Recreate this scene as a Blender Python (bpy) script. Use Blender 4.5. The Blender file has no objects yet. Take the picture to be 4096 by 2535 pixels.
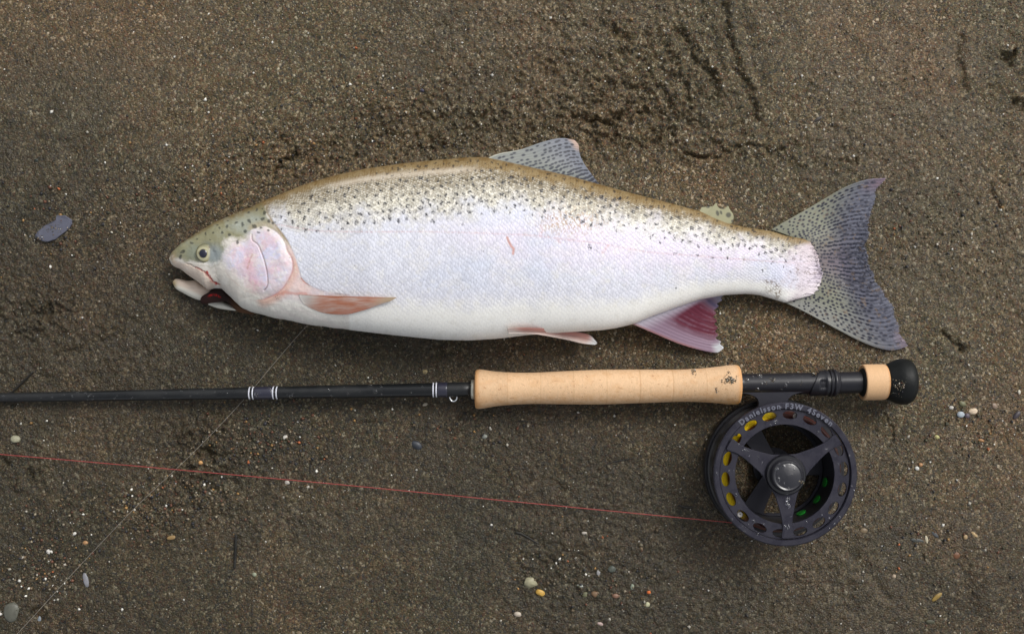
import bpy, bmesh, math, random
import numpy as np
from mathutils import Vector

random.seed(7)
RNG = np.random.default_rng(11)
S = 0.0002          # metres on the sand per unit of the traced drawing
H = 0.92            # camera height in metres
SC = bpy.context.scene
COL = SC.collection

# ------------------------------------------------------------------ camera, sky, sun, exposure
cam_d = bpy.data.cameras.new('camera')
cam = bpy.data.objects.new('camera', cam_d); COL.objects.link(cam)
cam.location = (0, 0, H); cam.rotation_euler = (0, 0, 0)
cam_d.sensor_width = 36; cam_d.lens = 36 * H / (4096 * S)
cam_d.clip_start = 0.01; cam_d.clip_end = 500
SC.camera = cam
SUN_EL, SUN_AZ = math.radians(46), math.radians(42)     # azimuth from +Y towards +X
wd = bpy.data.worlds.new('World'); SC.world = wd; wd.use_nodes = True
nt = wd.node_tree; nt.nodes.clear()
wo = nt.nodes.new('ShaderNodeOutputWorld'); bg = nt.nodes.new('ShaderNodeBackground')
sky = nt.nodes.new('ShaderNodeTexSky'); sky.sky_type = 'NISHITA'; sky.sun_disc = False
sky.sun_elevation = SUN_EL; sky.sun_rotation = SUN_AZ
sky.dust_density = 4.0; sky.air_density = 1.0
hs = nt.nodes.new('ShaderNodeHueSaturation'); hs.inputs['Saturation'].default_value = 0.2
bg.inputs['Strength'].default_value = 0.14
nt.links.new(sky.outputs[0], hs.inputs['Color']); nt.links.new(hs.outputs[0], bg.inputs['Color'])
nt.links.new(bg.outputs[0], wo.inputs['Surface'])
sd = bpy.data.lights.new('sun', 'SUN'); sd.energy = 1.5; sd.angle = math.radians(20)
sd.color = (1.0, 0.97, 0.92)
sun = bpy.data.objects.new('sun', sd); COL.objects.link(sun)
dv = Vector((math.sin(SUN_AZ) * math.cos(SUN_EL), math.cos(SUN_AZ) * math.cos(SUN_EL), math.sin(SUN_EL)))
sun.rotation_euler = dv.to_track_quat('Z', 'Y').to_euler()
SC.view_settings.view_transform = 'Standard'; SC.view_settings.look = 'None'
SC.view_settings.exposure = 0.2; SC.view_settings.gamma = 1; SC.view_settings.use_curve_mapping = False

# ------------------------------------------------------------------ helpers
def W(px, py, z=0.0):
    """a point of the traced drawing that stands at height z -> world"""
    k = S * (H - z) / H
    return (px - 2048.0) * k, -(py - 1267.5) * k, z
def Wv(px, py, z): return Vector(W(px, py, z))
def tag(o, label=None, cat=None, group=None, kind=None):
    if label: o['label'] = label
    if cat: o['category'] = cat
    if group: o['group'] = group
    if kind: o['kind'] = kind
    return o
def empty(name, loc=(0, 0, 0)):
    o = bpy.data.objects.new(name, None); o.empty_display_size = 0.01
    o.location = loc; COL.objects.link(o); return o
def link(name, me, mat, parent=None, smooth=True):
    o = bpy.data.objects.new(name, me); COL.objects.link(o)
    if mat: me.materials.append(mat)
    if smooth: me.polygons.foreach_set('use_smooth', np.ones(len(me.polygons), bool))
    if parent:
        o.parent = parent
        o.location = -Vector(wloc(parent))
    return o
def wloc(o):
    v = Vector(o.location)
    if o.parent: v += Vector(wloc(o.parent))
    return v
def mesh_np(name, V, F, cols=None, attrs=None):
    me = bpy.data.meshes.new(name)
    V = np.ascontiguousarray(V, np.float32).reshape(-1, 3); F = np.ascontiguousarray(F, np.int32)
    k = F.shape[1]
    me.vertices.add(len(V)); me.vertices.foreach_set('co', V.ravel())
    me.loops.add(F.size); me.loops.foreach_set('vertex_index', F.ravel())
    me.polygons.add(len(F)); me.polygons.foreach_set('loop_start', np.arange(0, F.size, k, dtype=np.int32))
    me.update(calc_edges=True)
    if cols is not None:
        a = me.color_attributes.new('col', 'FLOAT_COLOR', 'POINT')
        c = np.ones((len(V), 4), np.float32); c[:, :3] = np.asarray(cols).reshape(-1, 3)
        a.data.foreach_set('color', c.ravel())
    for n, v in (attrs or {}).items():
        a = me.attributes.new(n, 'FLOAT', 'POINT'); a.data.foreach_set('value', np.asarray(v, np.float32).ravel())
    return me
def grid_faces(n, m, wrap=False):
    i, j = np.meshgrid(np.arange(n - 1), np.arange(m if wrap else m - 1), indexing='ij')
    j2 = (j + 1) % m
    return np.stack([i * m + j, (i + 1) * m + j, (i + 1) * m + j2, i * m + j2], -1).reshape(-1, 4)
def sm(x, a, b):
    t = np.clip((x - a) / (b - a + 1e-12), 0, 1); return t * t * (3 - 2 * t)
def mix(a, b, t): return a * (1 - t[..., None]) + np.asarray(b) * t[..., None]
def seg_dist(px, py, pts):
    d = np.full(np.shape(px), 1e9)
    for (ax, ay), (bx, by) in zip(pts[:-1], pts[1:]):
        ux, uy = bx - ax, by - ay; L = ux * ux + uy * uy + 1e-9
        t = np.clip(((px - ax) * ux + (py - ay) * uy) / L, 0, 1)
        d = np.minimum(d, np.hypot(px - ax - t * ux, py - ay - t * uy))
    return d
def in_poly(px, py, pts):
    c = np.zeros(np.shape(px), bool); n = len(pts)
    for i in range(n):
        x1, y1 = pts[i]; x2, y2 = pts[(i + 1) % n]
        if y1 == y2: continue
        c ^= ((y1 > py) != (y2 > py)) & (px < (x2 - x1) * (py - y1) / (y2 - y1) + x1)
    return c
def sdf(px, py, pts):
    """distance to a closed polygon, negative inside"""
    d = seg_dist(px, py, list(pts) + [pts[0]])
    return np.where(in_poly(px, py, pts), -d, d)
def spline(pts, n):
    """Catmull-Rom through the points, resampled to n evenly spaced ones"""
    P = np.array(pts, float)
    if len(P) == 2: return P[0] + (P[1] - P[0]) * np.linspace(0, 1, n)[:, None]
    Q = np.vstack([2 * P[0] - P[1], P, 2 * P[-1] - P[-2]]); out = []
    for i in range(1, len(Q) - 2):
        t = np.linspace(0, 1, 24, endpoint=False)[:, None]
        a, b, c, d = Q[i - 1], Q[i], Q[i + 1], Q[i + 2]
        out.append(0.5 * (2 * b + (c - a) * t + (2 * a - 5 * b + 4 * c - d) * t**2 + (3 * b - a - 3 * c + d) * t**3))
    out = np.vstack(out + [P[-1:]])
    L = np.r_[0, np.cumsum(np.linalg.norm(np.diff(out, axis=0), axis=1))]
    s = np.linspace(0, L[-1], n)
    return np.stack([np.interp(s, L, out[:, k]) for k in range(P.shape[1])], 1)
def noise_map(n, beta, seed, lo=1, hi=None):
    r = np.random.default_rng(seed)
    f = np.fft.fftfreq(n) * n; fx, fy = np.meshgrid(f, f, indexing='ij'); k = np.hypot(fx, fy); k[0, 0] = 1
    a = k ** (-beta); a[k < lo] = 0
    if hi: a[k > hi] = 0
    z = np.fft.ifft2(np.fft.fft2(r.standard_normal((n, n))) * a).real
    return (z / z.std()).astype(np.float32)
NM = {'broad': noise_map(512, 1.9, 1, 2), 'mid': noise_map(512, 1.5, 2, 8), 'fine': noise_map(1024, 0.9, 3, 20),
      'lump': noise_map(512, 0.9, 4, 12, 60), 'broad2': noise_map(512, 1.8, 5, 2), 'white': noise_map(512, 0.2, 6, 20)}
def ns(key, px, py, period):
    m = NM[key]; n = m.shape[0]
    u = np.mod(np.asarray(px) / period * n, n); v = np.mod(np.asarray(py) / period * n, n)
    i = np.floor(u).astype(int) % n; j = np.floor(v).astype(int) % n; fu = u - np.floor(u); fv = v - np.floor(v)
    i2 = (i + 1) % n; j2 = (j + 1) % n
    return (m[i, j] * (1 - fu) + m[i2, j] * fu) * (1 - fv) + (m[i, j2] * (1 - fu) + m[i2, j2] * fu) * fv

def material(name, color=(.5, .5, .5), rough=.5, spec=.5, attr=False, coat=0, metal=0, bump=None, trans=0, ior=1.45, alpha=1, sss=0):
    m = bpy.data.materials.new(name); m.use_nodes = True; n = m.node_tree.nodes; l = m.node_tree.links
    b = n['Principled BSDF']
    b.inputs['Base Color'].default_value = (*color, 1); b.inputs['Roughness'].default_value = rough
    b.inputs['Specular IOR Level'].default_value = spec; b.inputs['Coat Weight'].default_value = coat
    b.inputs['Coat Roughness'].default_value = 0.12
    b.inputs['Metallic'].default_value = metal; b.inputs['Transmission Weight'].default_value = trans
    b.inputs['IOR'].default_value = ior; b.inputs['Alpha'].default_value = alpha
    if sss:
        b.inputs['Subsurface Weight'].default_value = sss; b.inputs['Subsurface Radius'].default_value = (.004, .0025, .002)
        b.inputs['Subsurface Scale'].default_value = 1.0
    if attr:
        a = n.new('ShaderNodeVertexColor'); a.layer_name = 'col'; l.new(a.outputs[0], b.inputs['Base Color'])
    if bump:
        sc, st, dist = bump
        tx = n.new('ShaderNodeTexNoise'); tx.inputs['Scale'].default_value = sc; tx.inputs['Detail'].default_value = 4
        tc = n.new('ShaderNodeNewGeometry'); l.new(tc.outputs['Position'], tx.inputs['Vector'])
        bp = n.new('ShaderNodeBump'); bp.inputs['Strength'].default_value = st; bp.inputs['Distance'].default_value = dist
        l.new(tx.outputs['Fac'], bp.inputs['Height']); l.new(bp.outputs[0], b.inputs['Normal'])
    return m

# ------------------------------------------------------------------ fish outline (traced)
TOP = np.array([(681, 1030), (684, 1018), (694, 1004), (731, 971), (768, 947), (805, 923), (861, 890), (935, 858), (1009, 828), (1083, 795),
                (1157, 766), (1219, 741), (1338, 705), (1457, 679), (1606, 657), (1755, 642), (1874, 632), (1940, 631), (2052, 655),
                (2171, 682), (2290, 709), (2380, 735), (2500, 768), (2613, 797), (2719, 825), (2799, 846), (2852, 872), (2905, 893),
                (2985, 911), (3065, 922), (3100, 930), (3145, 945), (3214, 956), (3240, 968), (3258, 998), (3270, 1030), (3283, 1090)], float)
BOT = np.array([(681, 1040), (687, 1058), (698, 1067), (720, 1075), (750, 1096), (783, 1119), (810, 1140), (835, 1160), (857, 1152), (890, 1154),
                (935, 1197), (972, 1232), (1005, 1248), (1083, 1267), (1176, 1285), (1250, 1301), (1398, 1319), (1576, 1340), (1755, 1358),
                (1874, 1361), (1993, 1354), (2112, 1339), (2290, 1327), (2409, 1320), (2464, 1312), (2528, 1297), (2613, 1262),
                (2719, 1224), (2799, 1197), (2895, 1180), (2985, 1175), (3038, 1180), (3092, 1196), (3140, 1211), (3198, 1194),
                (3240, 1183), (3262, 1168), (3276, 1146), (3283, 1112)], float)
THK = np.array([(681, 14), (700, 34), (740, 56), (820, 84), (950, 118), (1150, 155), (1500, 182), (1900, 186), (2300, 162), (2700, 108),
                (2950, 70), (3100, 50), (3180, 32), (3230, 17), (3262, 9), (3283, 3)], float)
def _sm1(A, x):
    xs = np.linspace(681, 3283, 1400); y = np.interp(xs, A[:, 0], A[:, 1])
    k = np.hanning(23); k /= k.sum()
    y2 = np.convolve(np.pad(y, 11, 'edge'), k, 'valid'); w = sm(xs, 1000, 1100) * (1 - sm(xs, 3130, 3200))
    k3 = np.hanning(7); k3 /= k3.sum(); y3 = np.convolve(np.pad(y, 3, 'edge'), k3, 'valid')
    return np.interp(x, xs, y2 * w + y3 * (1 - w))
yt = lambda x: _sm1(TOP, x)
yb = lambda x: _sm1(BOT, x)
th = lambda x: _sm1(THK, x)
FZ = 0.030                                    # height of the fish's middle plane at mid body
def fzc(x): return np.interp(x, [681, 1100, 1500, 2200, 2800, 3283], [.0150, .026, .030, .027, .015, .0095])

# ------------------------------------------------------------------ sand relief
GROOVES = [  # points, width, depth, rim
    ([(2890, 30), (2915, 140), (2945, 260), (2985, 360), (3030, 470)], 16, -5.5, 2.0),
    ([(2716, 120), (2775, 215), (2830, 300), (2870, 370)], 15, -5.5, 2.2),
    ([(3840, 140), (3836, 200), (3848, 300), (3850, 360)], 15, -4.0, 1.0),
    ([(3770, 1330), (3800, 1370), (3850, 1398)], 13, -5.0, 1.5),
    ([(2370, 480), (2410, 498), (2450, 488), (2475, 462)], 12, -7, 2),
    ([(2245, 430), (2300, 468), (2330, 478)], 9, -3, 1),
    ([(1095, 690), (1118, 668), (1128, 634), (1158, 632), (1196, 606)], 7, -7, 2.5),
    ([(1040, 640), (1080, 610), (1135, 545), (1180, 560), (1190, 610)], 7, -2, 1.5),
    ([(2740, 610), (2765, 628), (2810, 634)], 8, -4.5, 1.5),
    ([(2850, 575), (2900, 588), (2960, 590), (3060, 592), (3120, 600)], 9, -4, 1.5),
    ([(2730, 470), (2800, 520), (2890, 525), (2960, 520)], 20, -2, 1.5),
    ([(2500, 330), (2560, 370), (2550, 440), (2600, 460)], 14, -2.5, 2),
    ([(2380, 330), (2420, 345), (2450, 330)], 10, -3, 2),
    ([(2600, 170), (2640, 260), (2700, 330)], 24, -2.5, 2.5),
    ([(3355, 640), (3400, 655), (3425, 640)], 9, -4, 1),
    ([(3960, 740), (3985, 790), (4000, 825)], 7, -3, .8),
    ([(3545, 1655), (3568, 1700), (3572, 1740), (3566, 1790)], 4, -3.5, .8),
    ([(1040, 750), (1120, 740), (1200, 715)], 5, -2.5, 1),
    ([(100, 1330), (60, 1340), (40, 1350)], 9, -3.5, 1.5),
    ([(745, 1700), (755, 1780), (750, 1840)], 6, -2, 1),
    ([(3850, 2250), (3880, 2400), (3900, 2535)], 40, -3, 1),
    ([(3400, 2200), (3500, 2330), (3560, 2400)], 25, -2, .8),
    ([(300, 600), (640, 520), (900, 400), (1020, 330)], 50, -3, 1),
    ([(250, 1430), (420, 1370), (540, 1280)], 30, -2.5, 1),
    ([(2620, 110), (2680, 230), (2740, 350), (2765, 420)], 13, -3.2, 2.0), ([(2560, 220), (2625, 330), (2680, 430)], 14, -3.0, 2.0), ([(2960, 60), (3000, 200), (3040, 330)], 26, -1.4, 1.6),
    ([(2440, 250), (2500, 330), (2590, 400)], 15, -2.4, 1.8), ([(2680, 520), (2730, 600), (2800, 640), (2880, 640)], 9, -3, 1.6), ([(2220, 420), (2290, 400), (2360, 430)], 12, -2.4, 1.5), ([(2250, 210), (2330, 240), (2420, 225)], 14, -2.2, 1.4),
    ([(1500, 250), (1900, 330), (2250, 330)], 60, -1.6, 1.2), ([(3020, 480), (3150, 640), (3200, 760)], 30, -1.6, 1.2), ([(640, 330), (380, 470), (260, 640)], 40, -1.4, 1.0),
    ([(1760, 330), (1800, 345), (1850, 335)], 7, -2, .6),
]
PITS = [  # x, y, rx, ry, rot deg, depth
    (165, 1245, 52, 26, -35, -10), (205, 1228, 20, 12, 10, -6), (835, 1822, 42, 25, 8, -12), (758, 1880, 12, 30, 0, -5),
    (118, 1905, 14, 36, 30, -9), (12, 1860, 16, 30, 0, -8), (4030, 238, 34, 18, 25, -11), (4062, 215, 12, 20, 20, -9), (4085, 412, 26, 24, 0, -12),
    (2452, 118, 18, 26, 20, -10), (2490, 150, 40, 14, 10, -6), (2500, 210, 30, 10, 5, -6), (2370, 488, 40, 13, -10, -8), (2895, 600, 22, 8, 20, -6),
    (2700, 330, 24, 12, 30, -5), (2842, 312, 16, 20, 0, -6), (3858, 1395, 20, 12, 20, -6), (2420, 330, 26, 9, 0, -4), (3955, 345, 8, 10, 0, -4),
    (1245, 1700, 20, 12, 0, -2), (800, 1650, 60, 22, -10, -4), (1470, 1690, 34, 14, -30, -4), (3965, 340, 10, 10, 0, -3), (2640, 445, 26, 12, 10, -5),
    (2560, 445, 18, 10, 10, -4), (150, 2450, 26, 30, 0, -7), (2140, 2280, 20, 8, 0, -3), (2090, 2390, 30, 18, 0, -2), (3265, 570, 20, 7, 0, -3),
    (2085, 395, 22, 9, 0, -3), (1830, 470, 20, 12, 10, -5), (1750, 470, 30, 12, -10, -4), (1900, 500, 20, 9, 0, -4), (900, 745, 30, 10, -20, -4),
]
BUMPS = [(2525, 110, 34, 26, 0, 6), (2470, 70, 30, 20, 0, 4), (95, 1935, 26, 20, 0, 8), (2450, 450, 50, 16, 0, 5), (2330, 445, 40, 16, 0, 4),
         (790, 1640, 50, 16, -20, 5), (770, 1840, 26, 18, 0, 5), (2560, 380, 40, 22, 0, 4), (1240, 560, 40, 60, 20, 4), (1180, 680, 60, 24, -20, 4),
         (4010, 205, 36, 14, 20, 4), (4060, 380, 30, 14, 0, 4), (2800, 330, 22, 20, 0, 4), (2890, 250, 20, 60, -15, -1), (3000, 430, 20, 50, -20, 3),
         (120, 1215, 50, 14, -25, 4), (190, 1300, 50, 16, -25, 3), (830, 1890, 50, 16, 5, 4), (1400, 1030, 10, 10, 0, 0)]
def rough_mask(px, py):
    m = 0.25 + 0.30 * sm(ns('broad2', px, py, 5000), -.3, 1.4)
    for x, y, rx, ry, a in [(1750, 500, 420, 130, 1.0), (1250, 620, 260, 120, .8), (2600, 300, 420, 330, .9), (2500, 520, 300, 90, .7), (160, 1250, 160, 90, .8),
                            (820, 1780, 180, 170, .8), (600, 2050, 350, 150, .5), (2250, 2250, 200, 120, .4), (950, 830, 250, 60, .6),
                            (3050, 620, 240, 60, .5), (4000, 300, 130, 200, .4), (120, 1920, 90, 60, .7)]:
        m = m + a * np.exp(-((px - x) / rx) ** 2 - ((py - y) / ry) ** 2)
    m = m - .2 * np.exp(-((px - 500) / 600) ** 2 - ((py - 250) / 260) ** 2) - .2 * np.exp(-((px - 3300) / 400) ** 2 - ((py - 200) / 200) ** 2)
    return np.clip(m, .06, 1.3)
def sand_h(px, py, fine=True):
    """sand height in metres"""
    px = np.asarray(px, float); py = np.asarray(py, float)
    wx = px + 7 * ns('mid', px, py, 1300); wy = py + 7 * ns('mid', py + 300, px, 1300)
    h = 3.2 * ns('broad', px, py, 6000) * .6 + 1.3 * ns('mid', px, py, 1800)
    rm = rough_mask(px, py)
    near = (px > -300) & (px < 4400) & (py > -300) & (py < 2850)
    cr = np.maximum(ns('lump', wx + 31, wy, 620), 0) * np.maximum(ns('mid', px, py + 50, 1500) + .4, 0)
    h = h + 3.6 * rm * rm * cr
    h = h + rm * (2.6 * ns('lump', px, py, 1400) + 2.6 * np.maximum(ns('lump', px + 77, py, 700), -.5))
    h = h + 3.0 * np.clip(ns('lump', px + 500, py + 90, 2400) - 1.0, 0, 2) * np.clip(rm, .3, 1)
    for pts, w, d, rim in GROOVES:
        dd = seg_dist(wx, wy, pts)
        h = h + np.where(near, d * 3.1 * np.exp(-(dd / (w * .85)) ** 2) + rim * 2.4 * np.exp(-((dd - 2.2 * w) / (1.1 * w)) ** 2), 0)
    for lst, s in ((PITS, 2.5), (BUMPS, 1.8)):
        for x, y, rx, ry, rot, d in lst:
            a = math.radians(rot); u = (wx - x) * math.cos(a) + (wy - y) * math.sin(a); v = -(wx - x) * math.sin(a) + (wy - y) * math.cos(a)
            h = h + d * s * np.exp(-((u / rx) ** 2 + (v / ry) ** 2) ** 1.8)
    # sand pushed up along the fish's back and lying quietly under fins, rod and reel
    xc = np.clip(px, 690, 3250); e = yt(xc) - py
    on = sm(px, 760, 1000) * (1 - sm(px, 2900, 3150))
    h = h + on * 16 * np.exp(-((e + 10) / 62) ** 2)
    e2 = py - yb(xc)
    h = h - on * 5 * np.exp(-((e2 - 18) / 45) ** 2)
    calm = sm(seg_dist(px, py, [(0, 1590), (3600, 1530)]), 30, 110)
    h = h * (.35 + .65 * calm)
    rr = np.hypot(px - 3095, py - 1868); h = h * (.3 + .7 * sm(rr, 290, 380))
    tf = sdf(px, py, [(3080, 930), (3520, 730), (3480, 1000), (3610, 1390), (3160, 1210)]); h = h * (.35 + .65 * sm(tf, 0, 60))
    if fine:
        h = h + (.35 + .9 * rm) * ns('fine', px, py, 3100) * .8
    return h * S
def SH(px, py): return float(sand_h(np.array([px]), np.array([py]), False)[0])

def axis(a, b, n, far):
    c = np.linspace(a, b, n); st = c[1] - c[0]; out = []; x = b
    while x < far: st *= 1.35; x += st; out.append(x)
    lo = []; st = c[1] - c[0]; x = a
    while x > -far: st *= 1.35; x -= st; lo.append(x)
    return np.r_[lo[::-1], c, out]
gx = axis(-280, 4380, 950, 300000); gy = axis(-280, 2820, 634, 300000)
GX, GY = np.meshgrid(gx, gy, indexing='ij')
hh = sand_h(GX, GY)
V = np.stack([(GX - 2048) * S, -(GY - 1267.5) * S, hh], -1)
damp = .5 + .5 * np.tanh(.8 * ns('broad2', GX, GY, 5200) + .5 * ns('mid', GX, GY, 2600))
damp = damp - .5 * rough_mask(GX, GY) + .35 * np.exp(-((GX - 4000) / 700) ** 2 - ((GY - 2400) / 700) ** 2) + .3 * np.exp(-((GX - 300) / 800) ** 2 - ((GY - 300) / 400) ** 2)
def shade_amount(x, y): return np.clip(.9 * sm((y - 1267) / 1267 - (x - 2048) / 3000, -.55, .45) + .12 * ns('broad2', x, y, 4200) + .10 * ns('mid', x, y + 700, 2600), 0, 1)  # standing person's soft shade, painted into the sand colour towards lower left
painted_shade = shade_amount(GX, GY)
sand_me = mesh_np('sand', V, grid_faces(len(gx), len(gy))[:, ::-1], attrs={'damp': np.clip(damp, 0, 1), 'painted_shade': painted_shade})

def sand_material():
    m = bpy.data.materials.new('wet_sand'); m.use_nodes = True; n = m.node_tree.nodes; l = m.node_tree.links; b = n['Principled BSDF']
    geo = n.new('ShaderNodeNewGeometry')
    at = n.new('ShaderNodeAttribute'); at.attribute_name = 'damp'
    def vor(scale):
        v = n.new('ShaderNodeTexVoronoi'); v.inputs['Scale'].default_value = scale; l.new(geo.outputs['Position'], v.inputs['Vector']); return v
    def ramp(stops, src):
        r = n.new('ShaderNodeValToRGB'); r.color_ramp.interpolation = 'LINEAR'
        while len(r.color_ramp.elements) > 1: r.color_ramp.elements.remove(r.color_ramp.elements[-1])
        r.color_ramp.elements[0].position = stops[0][0]; r.color_ramp.elements[0].color = (*stops[0][1], 1)
        for p, c in stops[1:]:
            e = r.color_ramp.elements.new(p); e.color = (*c, 1)
        l.new(src, r.inputs[0]); return r
    stops = [(0, (.006, .008, .012)), (.13, (.022, .022, .026)), (.28, (.046, .048, .022)), (.42, (.092, .062, .030)), (.56, (.070, .072, .030)),
             (.68, (.130, .085, .046)), (.76, (.105, .040, .022)), (.84, (.155, .110, .060)), (.91, (.24, .20, .13)), (.965, (.40, .35, .26)), (1, (.66, .62, .54))]
    v1 = vor(1150); sx = n.new('ShaderNodeSeparateColor'); l.new(v1.outputs['Color'], sx.inputs[0]); r1 = ramp(stops, sx.outputs[0])
    v2 = vor(560); sy = n.new('ShaderNodeSeparateColor'); l.new(v2.outputs['Color'], sy.inputs[0]); r2 = ramp(stops, sy.outputs[1])
    mx = n.new('ShaderNodeMix'); mx.data_type = 'RGBA'; mx.inputs['Factor'].default_value = .5
    l.new(r1.outputs[0], mx.inputs[6]); l.new(r2.outputs[0], mx.inputs[7])
    # fine silt between the grains where the sand is smooth and damp
    silt = n.new('ShaderNodeMix'); silt.data_type = 'RGBA'; silt.inputs[7].default_value = (.083, .067, .047, 1)
    mul = n.new('ShaderNodeMath'); mul.operation = 'MULTIPLY'; mul.inputs[1].default_value = .42
    l.new(at.outputs['Fac'], mul.inputs[0]); l.new(mul.outputs[0], silt.inputs[0]); l.new(mx.outputs[2], silt.inputs[6])
    # patches of different hue
    nz = n.new('ShaderNodeTexNoise'); nz.inputs['Scale'].default_value = 7; nz.inputs['Detail'].default_value = 6; nz.inputs['Roughness'].default_value = .62
    l.new(geo.outputs['Position'], nz.inputs['Vector'])
    rz = ramp([(.3, (.69, .71, .62)), (.5, (.90, .85, .75)), (.7, (1.12, .94, .80))], nz.outputs['Fac'])
    mm = n.new('ShaderNodeMix'); mm.data_type = 'RGBA'; mm.blend_type = 'MULTIPLY'; mm.inputs[0].default_value = 1
    l.new(silt.outputs[2], mm.inputs[6]); l.new(rz.outputs[0], mm.inputs[7]); 
    wa = n.new('ShaderNodeAttribute'); wa.attribute_name = 'painted_shade'; wm = n.new('ShaderNodeMix'); wm.data_type = 'RGBA'; wm.blend_type = 'MULTIPLY'  # painted shade multiplied into the base colour
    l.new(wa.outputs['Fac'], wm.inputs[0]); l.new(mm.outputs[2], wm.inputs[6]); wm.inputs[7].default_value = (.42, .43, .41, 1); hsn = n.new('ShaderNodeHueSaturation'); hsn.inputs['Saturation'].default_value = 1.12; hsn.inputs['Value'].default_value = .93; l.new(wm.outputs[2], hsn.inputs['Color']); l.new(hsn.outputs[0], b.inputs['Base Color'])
    rr = n.new('ShaderNodeMapRange'); rr.inputs[3].default_value = .62; rr.inputs[4].default_value = .42; l.new(at.outputs['Fac'], rr.inputs[0]); l.new(rr.outputs[0], b.inputs['Roughness'])
    b.inputs['Specular IOR Level'].default_value = .45
    bp = n.new('ShaderNodeBump'); bp.inputs['Strength'].default_value = .85; bp.inputs['Distance'].default_value = .0006; bp.invert = True
    l.new(v1.outputs['Distance'], bp.inputs['Height'])
    # voronoi distance is in scaled space: 0..~.7
    bp2 = n.new('ShaderNodeBump'); bp2.inputs['Strength'].default_value = .6; bp2.inputs['Distance'].default_value = .0009; bp2.invert = True
    l.new(v2.outputs['Distance'], bp2.inputs['Height']); l.new(bp.outputs[0], bp2.inputs['Normal']); l.new(bp2.outputs[0], b.inputs['Normal'])
    return m
SAND = sand_material()
tag(link('sand_ground', sand_me, SAND), kind='structure')

# loose grains lying on the sand: uncountable, one object
def grains(name, px, py, r, cols, zoff=0.2, zbase=None):
    n = len(px); o = np.array([(1, 0, 0), (-1, 0, 0), (0, 1, 0), (0, -1, 0), (0, 0, 1), (0, 0, -1)], float)
    f = np.array([(0, 2, 4), (2, 1, 4), (1, 3, 4), (3, 0, 4), (2, 0, 5), (1, 2, 5), (3, 1, 5), (0, 3, 5)])
    q = RNG.standard_normal((n, 4)); q /= np.linalg.norm(q, axis=1)[:, None]; w, x, y, z = q.T
    R = np.stack([1 - 2 * (y * y + z * z), 2 * (x * y - z * w), 2 * (x * z + y * w), 2 * (x * y + z * w), 1 - 2 * (x * x + z * z), 2 * (y * z - x * w),
                  2 * (x * z - y * w), 2 * (y * z + x * w), 1 - 2 * (x * x + y * y)], 1).reshape(n, 3, 3)
    P = o[None] * RNG.uniform(.7, 1.25, (n, 6, 1)) * r[:, None, None] * RNG.uniform(.65, 1.2, (n, 1, 3))
    P = np.einsum('nij,nkj->nki', R, P)
    hz = (sand_h(px, py) if zbase is None else zbase) + r * S * zoff
    C = np.stack([(px - 2048) * S, -(py - 1267.5) * S, hz], 1)
    if zbase is not None:
        k = (H - zbase) / H; C[:, 0] *= k; C[:, 1] *= k
    V = C[:, None] + P * S; F = (f[None] + 6 * np.arange(n)[:, None, None]).reshape(-1, 3)
    return mesh_np(name, V, F, np.repeat(cols, 6, axis=0))
PAL = np.array([(.02, .02, .024), (.045, .045, .024), (.09, .065, .036), (.12, .085, .05), (.11, .045, .025), (.16, .125, .08), (.24, .20, .14), (.40, .37, .31), (.68, .66, .60), (.30, .17, .06), (.34, .10, .035)])
PW = np.array([.12, .16, .17, .15, .07, .13, .10, .055, .03, .012, .003]); PW /= PW.sum()
def palette(n, w=PW): return PAL[RNG.choice(len(PAL), n, p=w)] * RNG.uniform(.75, 1.25, (n, 1))
GM = material('grain', rough=.42, attr=True, spec=.55)
N = 46000
gpx = RNG.uniform(-250, 4350, N * 2); gpy = RNG.uniform(-250, 2790, N * 2)
keep = RNG.uniform(0, 1, N * 2) < (.2 + .6 * rough_mask(gpx, gpy) + .18 * np.tanh(ns('mid', gpx, gpy, 2000)))
gpx, gpy = gpx[keep][:N], gpy[keep][:N]
gr = np.clip(RNG.lognormal(.95, .38, len(gpx)), 1.3, 8)
tag(link('loose_grains', grains('loose_grains', gpx, gpy, gr, palette(len(gpx)) * (1 - .5 * shade_amount(gpx, gpy))[:, None]), GM, smooth=False), kind='stuff')  # grain colours carry the same painted shade
# small white and coloured grit, too small to pick apart
gs = [(190, 1682, 7, 8), (127, 1691, 7, 9), (85, 1693, 6, 8), (890, 1905, 6, 8), (317, 2436, 8, 8), (488, 2436, 8, 8), (79, 2320, 9, 8), (40, 2274, 10, 7),
      (208, 449, 9, 8), (520, 571, 8, 9), (699, 230, 7, 8), (1013, 292, 6, 8), (833, 449, 7, 8), (265, 777, 6, 8), (2202, 73, 7, 8), (1849, 171, 6, 8), (1918, 270, 7, 8),
      (1423, 193, 8, 10), (1532, 305, 6, 8), (1570, 354, 7, 8), (1730, 208, 6, 7), (3355, 308, 6, 8), (3207, 305, 6, 8), (3414, 626, 7, 8), (4007, 830, 9, 9),
      (4000, 842, 6, 8), (204, 1067, 8, 8), (289, 1021, 7, 8), (102, 942, 5, 8), (497, 946, 6, 7), (3828, 1919, 6, 8), (3771, 2099, 8, 8), (3878, 2013, 7, 7),
      (2238, 2234, 8, 8), (2205, 2271, 7, 8), (2250, 2215, 6, 9), (2270, 2240, 7, 10), (2225, 2250, 6, 8), (1963, 1716, 8, 7), (2312, 1648, 8, 8), (2757, 2504, 9, 7), (3, 2453, 10, 8),
      (665, 2022, 8, 8), (1088, 1780, 8, 9), (1420, 1640, 5, 8), (1677, 1657, 6, 9), (2003, 2479, 8, 7), (2209, 2130, 5, 8), (1966, 2097, 6, 8), (2410, 2148, 6, 10)]
GI = np.array(gs, float)
ex = 450; ax_ = RNG.uniform(0, 4096, ex); ay_ = RNG.uniform(0, 2535, ex)
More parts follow.
